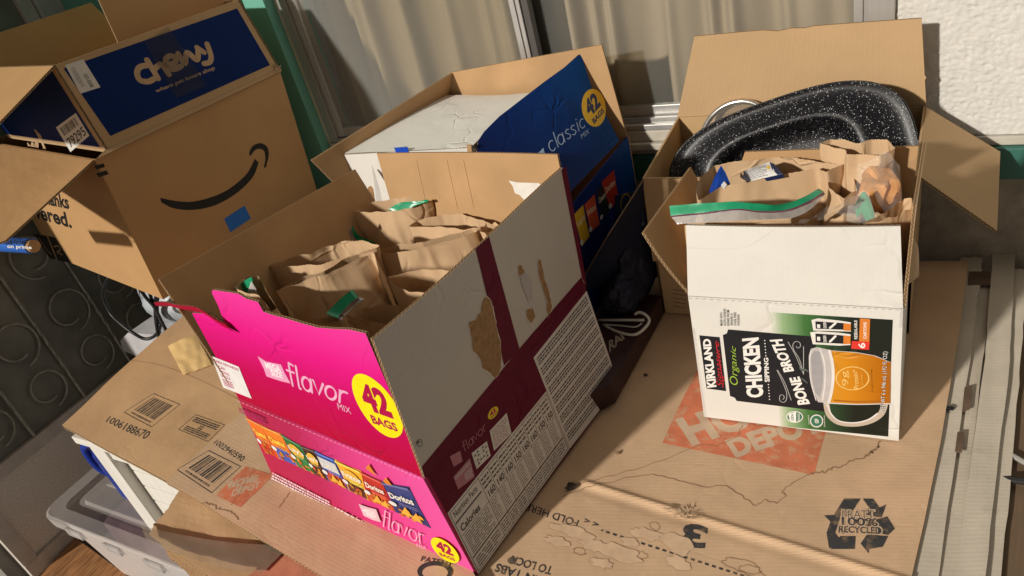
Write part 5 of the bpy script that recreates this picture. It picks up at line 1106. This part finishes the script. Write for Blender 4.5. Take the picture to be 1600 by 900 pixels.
# ================================================================ PAPER BAGS
bagmats = [M['paper']]
def bag(label, rim, zb, seed, box, spread=.035, group='brown paper bags in the magenta snack carton', lean=(0, 0)):
    """rim = loop of (px, py, z): the mouth of the bag; the body below fills out to a soft folded block"""
    R = [zp(x, y, z) for x, y, z in rim]; P = []
    N_ = 120; L = [(R[(i+1) % len(R)]-R[i]).length for i in range(len(R))]; T = sum(L); acc = 0; k = 0
    for i in range(N_):
        s = T*i/N_
        while s > acc+L[k]: acc += L[k]; k += 1
        P.append(R[k].lerp(R[(k+1) % len(R)], (s-acc)/L[k]))
    c = sum(P, Vec((0, 0, 0)))/N_
    # principal direction of the mouth
    sxx = sum((p.x-c.x)**2 for p in P); syy = sum((p.y-c.y)**2 for p in P); sxy = sum((p.x-c.x)*(p.y-c.y) for p in P)
    a = .5*math.atan2(2*sxy, sxx-syy); u = Vec((math.cos(a), math.sin(a), 0)); v = Vec((-u.y, u.x, 0))
    hu = max(abs((p-c).dot(u)) for p in P); hv = max(abs((p-c).dot(v)) for p in P)
    x0, x1, y0, y1 = box; rows = 20; vs = []; fs = []; uvs = []
    def clampb(q): return Vec((min(max(q.x, x0), x1), min(max(q.y, y0), y1), q.z))
    ang = []
    for j in range(rows+1):
        t = j/rows; z_drop = t
        for i, p in enumerate(P):
            d = p-c; du = d.dot(u)/max(hu, 1e-4); dv = d.dot(v)/max(hv, 1e-4)
            th = math.atan2(dv, du); e = 4.0
            cu, su = math.cos(th), math.sin(th); rr_ = (abs(cu)**e+abs(su)**e)**(-1/e)
            tgt = c+u*(hu*.97*cu*rr_)+v*(max(hv, spread)*su*rr_); k = min(1, t*2.6)**1.1
            q = p*(1-k)+tgt*k; q.z = p.z+(zb-p.z)*t
            amp = .0045*min(1, .25+t*6)
            n1_ = noise.noise(Vec((q.x*16+seed*7, q.y*16, q.z*14))); n2_ = abs(noise.noise(Vec((q.x*38+seed, q.y*38, q.z*30))))
            dirv = (q-c); dirv.z = 0; dirv = dirv.normalized() if dirv.length > 1e-5 else v
            q += dirv*(n1_*amp*1.9-n2_*amp*2.0+.0016*math.sin(i*.105*3+seed)*min(1, t*5))
            if j == 0: q.z += .0004*(1 if i % 2 else -1)+.004*noise.noise(Vec((i*.12, seed*3, 0)))
            vs.append(clampb(q) if t > .35 else q)
    for j in range(rows):
        for i in range(N_):
            i2 = (i+1) % N_; fs.append((j*N_+i, (j+1)*N_+i, (j+1)*N_+i2, j*N_+i2))
            h = R[0].z-zb; a0, a1 = T*i/N_, T*(i+1)/N_; b0, b1 = -h*j/rows, -h*(j+1)/rows
            uvs.append([(a0+seed, b0), (a0+seed, b1), (a1+seed, b1), (a1+seed, b0)])
    fs.append(tuple(rows*N_+i for i in range(N_))[::-1]); uvs.append([(0, 0)]*N_)
    return mesh('paper_bag', vs, fs, M['paper'], parent=None, loc=Vec((c.x, c.y, zb)), uvs=uvs, smooth=True, label=label, cat='paper bag', group=group)
def rim(z, *pts, dz=0):
    return [(p[0], p[1], p[2] if len(p) > 2 else z) for p in pts]
PB = (-1.018, -.568, .575, .985)
bag('paper bag at the back of the magenta carton with green zip strip in its mouth', rim(.352, (552, 332), (583, 331), (610, 331), (640, 326), (667, 317), (676, 313), (674, 306), (647, 307), (617, 309), (580, 317), (560, 326)), .02, 1, PB)
bag('wide open paper bag against the white torn patch of the back flap', rim(.335, (637, 354), (683, 355), (743, 358), (768, 352), (757, 345), (743, 341), (722, 334), (690, 336), (650, 344)), .02, 2, PB)
bag('small paper bag corner curling at the side flap right of the others', rim(.345, (748, 362), (758, 366), (782, 352), (775, 347), (760, 349), (750, 355)), .02, 3, PB, .02)
bag('long flat paper bag below the wide open one, near the side flap', rim(.345, (583, 396), (610, 395), (650, 391), (690, 379), (728, 369), (745, 362), (741, 357), (705, 366), (660, 378), (620, 384), (595, 389)), .02, 4, PB)
bag('half open paper bag nearest the brown left flap', rim(.362, (418, 415), (440, 417), (475, 415), (503, 412), (540, 402), (590, 387), (593, 383), (567, 376), (535, 377), (510, 384), (483, 397), (450, 403)), .02, 5, PB)
bag('large crumpled paper bag in the middle front of the magenta carton', rim(.362, (430, 457), (450, 448), (475, 438), (505, 431), (540, 414), (580, 396), (587, 398), (584, 393), (560, 397), (535, 407), (505, 424), (475, 432), (445, 447)), .02, 6, PB, .05)
bag('dark mouthed open paper bag beside the side flap', rim(.345, (605, 433), (620, 446), (640, 455), (665, 458), (700, 450), (712, 424), (690, 421), (660, 421), (636, 425)), .02, 7, PB)
bag('open paper bag in the front right corner of the magenta carton', rim(.35, (541, 493), (560, 498), (600, 506), (640, 502), (655, 483), (637, 479), (603, 475), (567, 481)), .02, 8, PB)
bag('low paper bag edge just behind the magenta front flap', rim(.345, (440, 497), (470, 503), (500, 506), (530, 502), (540, 494), (528, 490), (493, 500), (460, 496)), .02, 9, PB, .02)
bag('narrow paper bag with green tip in the left corner of the magenta carton', rim(.378, (366, 449), (385, 458), (405, 462), (424, 486), (432, 480), (415, 452), (403, 430), (383, 434)), .02, 10, PB, .02)
KB = (-.318, -.045, .91, 1.125); KG = 'brown paper bags in the broth carton'
ZK2 = Z(1000, 200, 3.4622)
def rk(z, *pts): return [(*ZK2(p[0], p[1]), p[2] if len(p) > 2 else z) for p in pts]
bag('open paper bag holding the blue snack packets in the broth carton', rk(.372, (415, 330), (440, 318), (560, 300), (700, 265), (860, 235), (955, 215), (1010, 240), (1105, 192), (1030, 185), (970, 188), (820, 158), (720, 158), (500, 188), (400, 203), (320, 268), (296, 330), (318, 392)), .02, 21, KB, .04, KG)
bag('tall paper bag at the back right of the broth carton', rk(.392, (974, 80), (1040, 100), (1112, 118), (1118, 150), (1180, 140), (1300, 150), (1385, 110), (1340, 62), (1255, 62), (1200, 78), (1110, 68), (1035, 60)), .02, 22, KB, .04, KG)
bag('paper bag with a folded side edge in the middle of the broth carton', rk(.355, (1010, 262), (1020, 330), (1100, 380), (1180, 340), (1150, 250), (1105, 190)), .02, 23, KB, .03, KG)
bag('ragged paper bag in the front right corner of the broth carton', rk(.35, (1200, 520), (1360, 488), (1488, 425), (1470, 385), (1430, 380), (1380, 420), (1300, 470)), .02, 24, KB, .02, KG)
bag('low paper bag edge under the green zip bag in the broth carton', rk(.345, (235, 528), (520, 522), (700, 512), (820, 490), (800, 475), (600, 480), (420, 500), (260, 515)), .02, 25, KB, .02, KG)
# ================================================================ ZIP BAGS AND FOOD
m_zip = pm('green_zip_strip', (.012, .30, .14), rough=.3, var=.12, scale=60, coat=.3)
m_zclear = clear_plastic('clear_bag_film', (.85, .83, .80), op=.10, rough=.12, wr=70)
m_zfrost = clear_plastic('frosted_bag_film', (.62, .60, .58), op=.45, rough=.2, wr=90)
m_pur = pm('purple_zip_line', (.22, .03, .13), rough=.35)
def band(name, top, bot, Y, m, wv=.0, root='ctx', n=6):
    """film strip between two picture lines standing in the place at depth function Y(i)"""
    T = catmull(top, n); Bt = catmull(bot, n); k = min(len(T), len(Bt)); P = []
    for i in range(k):
        y = Y(i/(k-1)); a, b_ = yp(T[i].x, T[i].y, y), yp(Bt[i].x, Bt[i].y, y-.004)
        P.append([a.lerp(b_, j/3)+Vec((0, wv*fsc(60, a.x*1.0, j*.02), 0)) for j in range(4)])
    b_ = MB().grid(P); nn = len(b_.v); vs = b_.v+[q+Vec((0, .0012, 0)) for q in b_.v]; fs = b_.f+[tuple(q+nn for q in f[::-1]) for f in b_.f]
    return mesh(name, vs, fs, m, smooth=True)
def zipbag(label, gt, gb, cb, Y, loc, film=True, line=True):
    thing('zip_bag', label, 'zip bag', loc)
    band('zip_strip', gt, gb, Y, m_zip, .0015)
    if line: band('seal_line', [(a[0], a[1]+.4) for a in gb], [(a[0]+.3, a[1]+2.3) for a in gb], lambda t: Y(t)-.0015, m_pur)
    if film: band('bag_film', [(a[0], a[1]+.5) for a in gb], cb, lambda t: Y(t)-.0005, m_zfrost, .002)
zipbag('zip bag with long green strip lying over the front of the broth carton', [(1046, 322), (1100, 318), (1150, 316), (1200, 320), (1230, 318), (1258, 307), (1279, 295)], [(1048, 337), (1100, 332), (1150, 326), (1190, 330), (1227, 328), (1262, 315), (1287, 300)], [(1058, 350), (1100, 348), (1150, 345), (1190, 344), (1235, 341), (1268, 326), (1289, 304)], lambda t: .925+.10*t*t, yp(1150, 345, .93))
zipbag('zip bag with short thick green strip in the large crumpled paper bag', [(509, 490), (520, 479), (535, 464), (550, 453)], [(527, 498), (535, 487), (547, 474), (560, 464)], [(534, 500), (540, 492), (552, 482), (568, 468)], lambda t: .64+.05*t, yp(530, 490, .65))
zipbag('zip bag with teal strip behind the half open paper bag', [(550, 352), (558, 366), (572, 374), (586, 379)], [(549, 357), (555, 372), (568, 379), (583, 382)], [(543, 360), (550, 377), (562, 382), (575, 383)], lambda t: .90+.03*t, yp(565, 372, .9))
thing('zip_bag', 'zip bag whose green strip shows in the mouth of the back paper bag', 'zip bag', yp(635, 325, 1.0))
band('zip_strip', [(607, 327), (625, 317), (650, 315), (668, 312)], [(612, 333), (630, 331), (648, 322), (669, 315)], lambda t: .965+.02*t, m_zip, .002)
band('bag_film', [(606, 330), (612, 334), (622, 334)], [(606, 338), (615, 342), (625, 342)], lambda t: .965, m_zfrost)
thing('zip_bag', 'zip bag with green tip in the narrow corner paper bag', 'zip bag', yp(382, 450, .66))
band('zip_strip', [(370, 448), (380, 440), (392, 434), (395, 440)], [(372, 461), (382, 461), (390, 456), (396, 448)], lambda t: .665, m_zip, .002)
band('bag_film', [(392, 440), (397, 448), (405, 462)], [(385, 461), (391, 464), (400, 474)], lambda t: .66, m_zfrost)
def crumple_mesh(name, c, rad, seed, m, amp=.35, sub=4, parent='ctx', **k):
    bm = bmesh.new(); bmesh.ops.create_icosphere(bm, subdivisions=sub, radius=1); vs = []
    for v in bm.verts:
        p = v.co; a = 1+amp*(abs(noise.noise(p*1.6+Vec((seed, 0, 0))))*1.3-.35)+amp*.4*abs(noise.noise(p*4+Vec((0, seed, 0))))
        vs.append(Vec((p.x*rad[0]*a, p.y*rad[1]*a, p.z*rad[2]*a))+Vec(c))
    fs = [[v.index for v in f.verts] for f in bm.faces]; bm.free(); return mesh(name, vs, fs, m, parent=parent, **k)
# bread in its clear bag
bc = yp(1374, 302, 1.04)
thing('bread_bag', 'clear plastic bag of orange brown bread chunks at the right of the broth carton', 'bread bag', bc)
m_bread = pm('toasted_bread', (.62, .29, .09), rough=.6, var=.55, scale=30, bump=.5, bscale=220, detail=6)
for k, (x, y, Y, sx, sz, an) in enumerate(((1362, 300, 1.035, .034, .046, .25), (1386, 304, 1.045, .030, .050, -.1), (1376, 279, 1.052, .040, .022, .5))):
    c = yp(x, y, Y); b = MB().box(-sx/2, sx/2, -.016, .016, -sz/2, sz/2, Matrix.Translation(c) @ Matrix.Rotation(an, 4, 'Y') @ Matrix.Rotation(.3*k, 4, 'Z'), bev=.006)
    b.v = [v+Vec((fsc(60, v.x, v.z, k), fsc(60, v.x, v.z, k+4), fsc(60, v.z, v.x, k)))*.003 for v in b.v]; b.obj('bread_chunk', m_bread)
P = []
for i in range(22):
    u = i/21; r = []
    for j in range(15):
        v = j/14; x = 1340+u*66-(6-12*u)*v; y = 246+v*96+(14*abs(u-.45)*(1-v))*2-16*(1-v)*math.exp(-((u-.72)/.2)**2)
        r.append(yp(x, y, 1.02-.018*math.sin(u*3.1)*math.sin(v*3)+.006*noise.noise(Vec((u*6, v*6, 2)))))
    P.append(r)
b = MB().grid(P); b.obj('plastic_film', m_zclear, smooth=True)
P = []
for i in range(20):
    u = i/19; r = []
    for j in range(9):
        v = j/8; x = 1240+u*108; y = 352-22*math.sin(u*2.2)-30*u*u*(1-v)+6*v-10*math.sin(u*17+v*4)*.3
        r.append(yp(x, y, .955+.02*v+.02*u+.006*noise.noise(Vec((u*9, v*4, 5)))))
    P.append(r)
b = MB().grid(P); b.obj('loose_film', m_zclear, smooth=True)
gc = yp(1351, 326, 1.0); thing('zip_bag', 'scrunched zip bag with dark green strip left of the bread', 'zip bag', gc)
band('zip_strip', [(1335, 322), (1343, 306), (1351, 300), (1360, 316), (1366, 332)], [(1339, 341), (1346, 334), (1353, 346), (1361, 342), (1367, 345)], lambda t: .985, m_zip, .003)
band('bag_film', [(1325, 322), (1340, 305), (1349, 298), (1358, 305)], [(1322, 346), (1345, 352), (1362, 350), (1368, 338)], lambda t: .98, m_zclear, .003)
# blue snack packet and white-blue packet
pb0 = yp(1120, 285, 1.03)
m_foil = pm('blue_foil', (.012, .06, .36), rough=.25, var=.3, scale=40, metal=.3, bump=.5, bscale=90)
thing('snack_packet', 'shiny blue foil snack packet poking out at the left of the open bag', 'packet', pb0)
q = [yp(*ZK2(*p), 1.02) for p in ((378, 330), (372, 360), (410, 388), (470, 330), (488, 300), (462, 240), (438, 202), (405, 262))]; cc = sum(q, Vec((0, 0, 0)))/len(q); b = MB(); n = len(q)
b.add([cc+Vec((0, -.012, 0))]+q+[cc+Vec((0, .012, 0))], [(0, i+1, (i+1) % n+1) for i in range(n)]+[(n+1, (i+1) % n+1, i+1) for i in range(n)]); b.obj('foil_body', m_foil)
b = MB(); q = [yp(*ZK2(*p), 1.012) for p in ((362, 385), (400, 352), (455, 290), (470, 308), (440, 345), (410, 388))]; b.prism(q, (0, .003, 0)); b.obj('white_seam', ink((.6, .6, .6), .4))
wp = yp(1190, 270, 1.05); thing('snack_packet', 'white and navy snack packet lying in the open bag', 'packet', wp)
c4 = [yp(*ZK2(*p), y) for p, y in (((590, 290), 1.04), ((770, 248), 1.04), ((700, 183), 1.075), ((560, 232), 1.075))]
s = Sheet(*c4, bulge=lambda u, v: .006*math.sin(u*3.1)*math.sin(v*3.1), n=14); s.build('packet_body', (ink((.68, .66, .63), .35), ink((.01, .02, .08), .35), ink((.01, .02, .08), .35)), t=.007)
pr = Print(s, frame=[ZK2(590, 290), ZK2(700, 265), ZK2(690, 200), ZK2(565, 235)]); pr.greek(9, .05, .95, .08, .95, seed=4, minw=.1, maxw=.25, fill=.4); pr.put('packet_lettering', ink((.15, .15, .18)))
pr = Print(s); pr.poly(zs(ZK2, [(700, 185), (728, 195), (772, 247), (745, 254), (715, 225)])); pr.put('navy_patch', ink((.01, .015, .06), .3)); pr = Print(s); pr.poly(zs(ZK2, [(560, 232), (572, 240), (594, 288), (588, 289), (560, 262)])); pr.put('navy_patch', ink((.01, .015, .06), .3))
pr = Print(s); pr.disc(*ZK2(694, 214), 2.2, 3.2, 10); pr.put('yellow_spot', ink((.8, .5, .03)))
pr = Print(s); pr.stroke(zs(ZK2, [(704, 230), (722, 222), (727, 243), (706, 250)]), .001, 0, closed=True); pr.put('white_mark', ink((.7, .7, .7)))
c4b = [yp(*ZK2(*p), y) for p, y in (((545, 240), 1.05), ((590, 290), 1.035), ((575, 285), 1.03), ((540, 262), 1.03))]
MB().prism(c4b, (0, .004, -.004)).obj('navy_tail', ink((.01, .015, .06), .3))
# ================================================================ ROASTING PAN, LIDS
def enamel():
    m, n, L, b = nodes('speckled_black_enamel'); b.inputs['Roughness'].default_value = .42; b.inputs['Specular IOR Level'].default_value = .35; b.inputs['Coat Weight'].default_value = .06; b.inputs['Coat Roughness'].default_value = .2
    tc = n.new('ShaderNodeTexCoord'); acc = None
    for sc_, th in ((300, .19), (460, .18), (180, .085)):
        v = n.new('ShaderNodeTexVoronoi'); v.inputs['Scale'].default_value = sc_; L.new(tc.outputs['Object'], v.inputs['Vector'])
        ns = n.new('ShaderNodeTexWhiteNoise'); L.new(v.outputs['Color'], ns.inputs['Vector'])
        sz = n.new('ShaderNodeMath'); sz.operation = 'MULTIPLY_ADD'; L.new(ns.outputs[0], sz.inputs[0]); sz.inputs[1].default_value = th*2.2; sz.inputs[2].default_value = -th*.75
        lt_ = n.new('ShaderNodeMath'); lt_.operation = 'LESS_THAN'; L.new(v.outputs['Distance'], lt_.inputs[0]); L.new(sz.outputs[0], lt_.inputs[1])
        if acc is None: acc = lt_.outputs[0]
        else: mx = n.new('ShaderNodeMath'); mx.operation = 'MAXIMUM'; L.new(acc, mx.inputs[0]); L.new(lt_.outputs[0], mx.inputs[1]); acc = mx.outputs[0]
    mix = n.new('ShaderNodeMix'); mix.data_type = 'RGBA'; mix.inputs[6].default_value = (.006, .006, .008, 1); mix.inputs[7].default_value = (.52, .52, .54, 1)
    L.new(acc, mix.inputs[0]); L.new(mix.outputs[2], b.inputs['Base Color']); return m
m_en = enamel(); m_blackg = pm('plain_black_enamel', (.006, .006, .007), rough=.15, coat=.5)
pc0 = yp(1228, 266, 1.262); pn = Vec((.05, -.86, .42)).normalized()
pR = pp(1432, 205, pc0, pn); pT = pp(1240, 147, pc0, pn)
ax = (pR-pc0); ay = pn.cross(ax.normalized()).normalized(); ay = ay if ay.z > 0 else -ay
la = ax.length; ax = ax.normalized(); lb = (pT-pc0).dot(ay)*1.03
thing('roasting_pan', 'black oval roasting pan speckled white standing in the kraft carton', 'pan', pc0-ay*lb)
def pan_surf(prof, n=96, e=2.9):
    P = []
    for r, h in prof:
        row = []
        for i in range(n+1):
            a = 2*math.pi*i/n; c, s_ = math.cos(a), math.sin(a); k = (abs(c)**e+abs(s_)**e)**(-1/e)
            row.append(pc0+ax*(la*k*c*r)+ay*(lb*k*s_*r)+pn*h)
        P.append(row)
    return MB().grid(P)
b = pan_surf([(1.0, -.003), (1.005, .000), (.998, .0025), (.985, .002), (.96, -.001), (.90, -.001), (.82, .003), (.74, .009), (.67, .015), (.62, .017), (.58, .013), (.55, .003), (.53, -.010), (.50, -.026), (.44, -.034), (.3, -.036), (.05, -.036), (.0, -.036)])
b.obj('pan_lid', m_en, smooth=True, label='speckled domed lid with a rolled rim')
b = pan_surf([(1.0, -.0045), (.97, -.022), (.94, -.04), (.90, -.075), (.80, -.085), (.0, -.085)]); b.obj('pan_body', m_blackg, smooth=True)
hd = [pc0-ax*la*.86+ay*lb*.30+pn*.012, pc0-ax*la*.93+ay*lb*.38+pn*.03, pc0-ax*la*.90+ay*lb*.52+pn*.03, pc0-ax*la*.80+ay*lb*.55+pn*.012]
m_steel = pm('brushed_steel', (.62, .60, .57), rough=.28, var=.1, metal=.9, scale=60)
g0 = yp(1150, 212, 1.345); gn = Vec((-.1, -.75, .66)).normalized(); gx = (pp(1206, 200, g0, gn)-g0); lx = gx.length; gx.normalize(); gy = gn.cross(gx).normalized()
gy = gy if gy.z > 0 else -gy; ly = abs((pp(1150, 155, g0, gn)-g0).dot(gy))
thing('pot_lid', 'round glass pot lid with steel rim leaning behind the speckled pan', 'lid', g0-gy*ly)
b = MB().tube([g0+gx*lx*math.cos(a)+gy*lx*math.sin(a) for a in [2*math.pi*i/48 for i in range(49)]], .0055, 8, False); b.obj('steel_rim', m_steel, smooth=True)
b = MB().grid([[g0+gx*lx*.92*r*math.cos(a)+gy*lx*.92*r*math.sin(a)+gn*.012*(1-r*r) for a in [2*math.pi*i/48 for i in range(49)]] for r in (1, .8, .6, .4, .2, .01)]); b.obj('glass_dome', clear_plastic('lid_glass', (.25, .24, .22), op=.35, rough=.06, wr=3), smooth=True)
b = MB().tube([g0+gn*.010, g0+gn*.022, g0+gn*.026], [.010, .012, .019], 16); b.obj('knob', m_blackg, smooth=True)
# ================================================================ BETWEEN THE BOXES
m_dkbag = pm('dark_navy_plastic', (.006, .008, .022), rough=.6, var=.5, scale=14, bump=.3, bscale=50)
thing('plastic_bag', 'dark navy crumpled plastic bag in the gap behind the kraft carton corner', 'bag', (-.54, 1.18, .055))
crumple_mesh('bag_body', (-.533, 1.20, .12), (.045, .095, .080), 4, m_dkbag, .22); crumple_mesh('bag_fold', (-.540, 1.12, .09), (.04, .06, .045), 9, m_dkbag, .25)
thing('navy_board', 'thin navy board with yellow ring leaning against the kraft carton corner', 'board', (-.5, 1.12, .06))
c4 = [yp(945, 400, 1.08), yp(1012, 395, 1.15), yp(1004, 280, 1.16), yp(952, 372, 1.07)]
s = Sheet(yp(900, 455, 1.05), yp(1000, 440, 1.155), yp(1006, 281, 1.158), yp(951, 368, 1.08), n=4)
m_nb = ink((.008, .012, .03), .4); s.build('board_face', (m_nb, m_nb, M['edge']), t=.003)
s = Sheet(yp(962, 350, 1.20), yp(995, 340, 1.30), yp(995, 298, 1.30), yp(962, 305, 1.20)); s.build('yellow_card', (ink((.01, .03, .10), .4),)*3, t=.002)
pr = Print(s); pr.stroke([(978+8*math.cos(a), 320+17*math.sin(a)) for a in [k*.628 for k in range(10)]], .004, closed=True); pr.put('yellow_ring', ink((.55, .38, .03), .4))
thing('flat_carton', 'flat dark maroon carton with cream lettering under the white cords', 'box', (-.55, 1.05, .006))
fc = [zp(880, 640, .05), zp(955, 600, .05), zp(1033, 462, .05), zp(930, 455, .05)]
b = MB().prism([Vec((p.x, p.y, .006)) for p in fc], (0, 0, .043)); m_dm = pm('dark_maroon_card', (.035, .012, .012), rough=.5, var=.3, scale=50); b.obj('carton_body', m_dm)
s = Sheet(*[p+Vec((0, 0, .0006)) for p in fc]); s.build('top_panel', (m_dm,)*3, t=.0008)
pr = Print(s); Zg = Z(850, 380, 2.8133)
pr.text('RAP', zs(Zg, [(288, 482), (372, 405), (345, 385), (285, 430)]), bold=.02); pr.put('cream_lettering', ink((.42, .34, .26)))
m_cord = pm('white_cord', (.60, .57, .52), rough=.5)
b = MB().tube(catmull([zp(*Zg(240, 338), .052), zp(*Zg(340, 338), .056), zp(*Zg(440, 338), .058)], 4), .0028, 8)
mesh('cord', b.v, b.f, m_cord, parent=None, loc=zp(970, 500, .05), smooth=True, label='straight white cord piece beside the maroon carton corner', cat='cord')
b = MB().tube(catmull([zp(*Zg(*p), z) for p, z in (((400, 312), .075), ((420, 304), .08), ((450, 318), .078), ((462, 345), .07), ((430, 385), .06), ((390, 403), .055), ((330, 392), .053), ((270, 365), .053))], 6), .0028, 8)
mesh('cord', b.v, b.f, m_cord, parent=None, loc=zp(1000, 505, .05), smooth=True, label='white cord curled into a hook on the maroon carton', cat='cord')
b = MB().tube(catmull([zp(*Zg(*p), .053) for p in ((260, 358), (330, 362), (400, 368), (430, 352))], 6), .0016, 6)
mesh('cord', b.v, b.f, m_cord, parent=None, loc=zp(960, 510, .05), smooth=True, label='thin grey cord running below the straight white one', cat='cord')
# ================================================================ LEFT: bag under the smile box, cables, bin, jug
m_pb = pm('pale_blue_plastic', (.42, .46, .50), rough=.3, var=.25, scale=9, bump=.6, bscale=26, coat=.2)
thing('plastic_sack', 'pale blue white plastic sack under the smile carton', 'sack', (-1.85, 1.14, -.12))
crumple_mesh('sack_body', (-1.86, 1.18, .0), (.28, .20, .165), 7, m_pb, .16, sub=5, smooth=True)
b = MB().box(-2.02, -1.42, 1.02, 1.40, .112, .150, bev=.008); b.obj('sack_top_board', m_pb)
b = MB().box(-1.72, -1.50, .99, 1.38, -.02, .11, bev=.02); b.obj('sack_side', m_pb)
thing('white_tray', 'white rounded plastic tray edge behind the table corner', 'tray', (-1.9, .95, -.14))
L = [yp(x, y, .97) for x, y in ((188, 532), (200, 520), (260, 524), (300, 540), (300, 575), (222, 560), (192, 548))]; b = MB().prism(L, (0, .25, -.01)); b.obj('tray_rim', pm('white_plastic', (.50, .49, .50), rough=.35))
m_cab = pm('black_cable', (.012, .012, .013), rough=.45)
Zh = Z(130, 420, 4.5)
def cable(label, pts, y=.93, r=.0048):
    b = MB().tube(catmull([yp(*Zh(*p), y+.01*math.sin(i)) for i, p in enumerate(pts)], 8), r, 8); mesh('cable', b.v, b.f, m_cab, parent=None, loc=yp(*Zh(*pts[0]), y), smooth=True, label=label, cat='cable', group='black cables hanging under the smile carton')
cable('black cable looping widest under the smile carton', [(180, 60), (150, 120), (142, 200), (190, 310), (270, 390), (350, 450), (430, 492), (490, 480), (530, 440), (545, 390)])
cable('black cable crossing down to the right of the loop', [(380, 110), (440, 200), (500, 270), (550, 370), (605, 475)], .925)
cable('black cable hanging nearly straight beside the crossing one', [(450, 110), (480, 210), (515, 300), (520, 420), (542, 520)], .935)
cable('thick black cable end behind the crossing ones', [(540, 130), (515, 220), (515, 330), (530, 450)], .94, .007)
# storage bin
def frost(): 
    m = clear_plastic('frosted_bin_plastic', (.56, .52, .50), op=.36, rough=.3, wr=8); return m
m_bin = frost(); ZL = -.38
thing('storage_bin', 'clear plastic storage bin with a ribbed lid under the table', 'bin', (-1.8, .66, FZ))
def rrect(x0, x1, y0, y1, r, z, n=6):
    P = []
    for cx, cy, a0 in ((x1-r, y1-r, 0), (x0+r, y1-r, 90), (x0+r, y0+r, 180), (x1-r, y0+r, 270)):
        for k in range(n+1): a = math.radians(a0+90*k/n); P.append(Vec((cx+r*math.cos(a), cy+r*math.sin(a), z)))
    return P
def loops(Ls, close=True, cap=True):
    b = MB(); n = len(Ls[0]); vs = [p for l in Ls for p in l]; fs = [(j*n+i, j*n+(i+1) % n, (j+1)*n+(i+1) % n, (j+1)*n+i) for j in range(len(Ls)-1) for i in range(n)]
    if cap: fs.append(tuple((len(Ls)-1)*n+i for i in range(n)))
    return b.add(vs, fs)
X0, X1, Y0_, Y1_ = -2.125, -1.30, .505, 1.0
b = loops([rrect(X0, X1, Y0_, Y1_, .05, ZL-.035), rrect(X0-.002, X1+.002, Y0_-.002, Y1_+.002, .05, ZL-.002), rrect(X0+.006, X1-.006, Y0_+.006, Y1_-.006, .045, ZL+.004), rrect(X0+.05, X1-.05, Y0_+.04, Y1_-.04, .03, ZL+.002), rrect(X0+.055, X1-.055, Y0_+.045, Y1_-.045, .03, ZL-.012), rrect(X0+.085, X1-.085, Y0_+.075, Y1_-.075, .02, ZL-.012), rrect(X0+.09, X1-.09, Y0_+.08, Y1_-.08, .02, ZL-.002)])
b.obj('bin_lid', m_bin, smooth=False)
b = MB()
for i in range(3): y = Y0_+.14+i*.09; b.box(X0+.12, X1-.12, y, y+.012, ZL-.0018, ZL+.004, bev=.0015)
b.obj('lid_rib', m_bin, kind='stuff')
for i in range(4): x = X0+.13+i*.17; MB().box(x, x+.07, Y0_-.010, Y0_-.0025, ZL-.030, ZL-.004, bev=.002).obj('rim_lug', m_bin)
b = loops([rrect(X0+.02, X1-.02, Y0_+.02, Y1_-.02, .04, ZL-.036), rrect(X0+.05, X1-.05, Y0_+.045, Y1_-.045, .05, FZ+.004)]); b.obj('bin_body', m_bin)
mesh('bin_contents', *[(lambda q: (q.v, q.f))(MB().box(X0+.08, X1-.08, Y0_+.08, Y1_-.08, FZ+.012, ZL-.10, bev=.02))][0], pm('mauve_cloth', (.20, .12, .13), rough=.9, var=.3, scale=14))
# blue jug behind the leg
m_jug = pm('blue_jug_plastic', (.008, .035, .30), rough=.25, var=.2, scale=8, coat=.3)
jo = Vec((-1.835, .67, -.374)); 
b = loops([rrect(jo.x-.055, jo.x+.055, jo.y-.05, jo.y+.05, .03, jo.z), rrect(jo.x-.06, jo.x+.06, jo.y-.055, jo.y+.055, .03, jo.z+.02), rrect(jo.x-.06, jo.x+.06, jo.y-.055, jo.y+.055, .03, jo.z+.17), rrect(jo.x-.045, jo.x+.045, jo.y-.04, jo.y+.04, .03, jo.z+.22), rrect(jo.x-.028, jo.x+.028, jo.y-.028, jo.y+.028, .027, jo.z+.25), rrect(jo.x-.028, jo.x+.028, jo.y-.028, jo.y+.028, .027, jo.z+.27)])
thing('jug', 'glossy blue plastic jug behind the white table leg', 'jug', jo); b.obj('jug_body', m_jug, smooth=False)
MB().tube([jo+Vec((.0, 0, .271)), jo+Vec((0, 0, .29))], .03, 20).obj('jug_cap', m_jug)
MB().tube(catmull([jo+Vec((-.04, -.03, .2)), jo+Vec((-.085, -.04, .18)), jo+Vec((-.09, -.04, .11)), jo+Vec((-.062, -.03, .07))], 6), .011, 10).obj('jug_handle', m_jug, smooth=True)
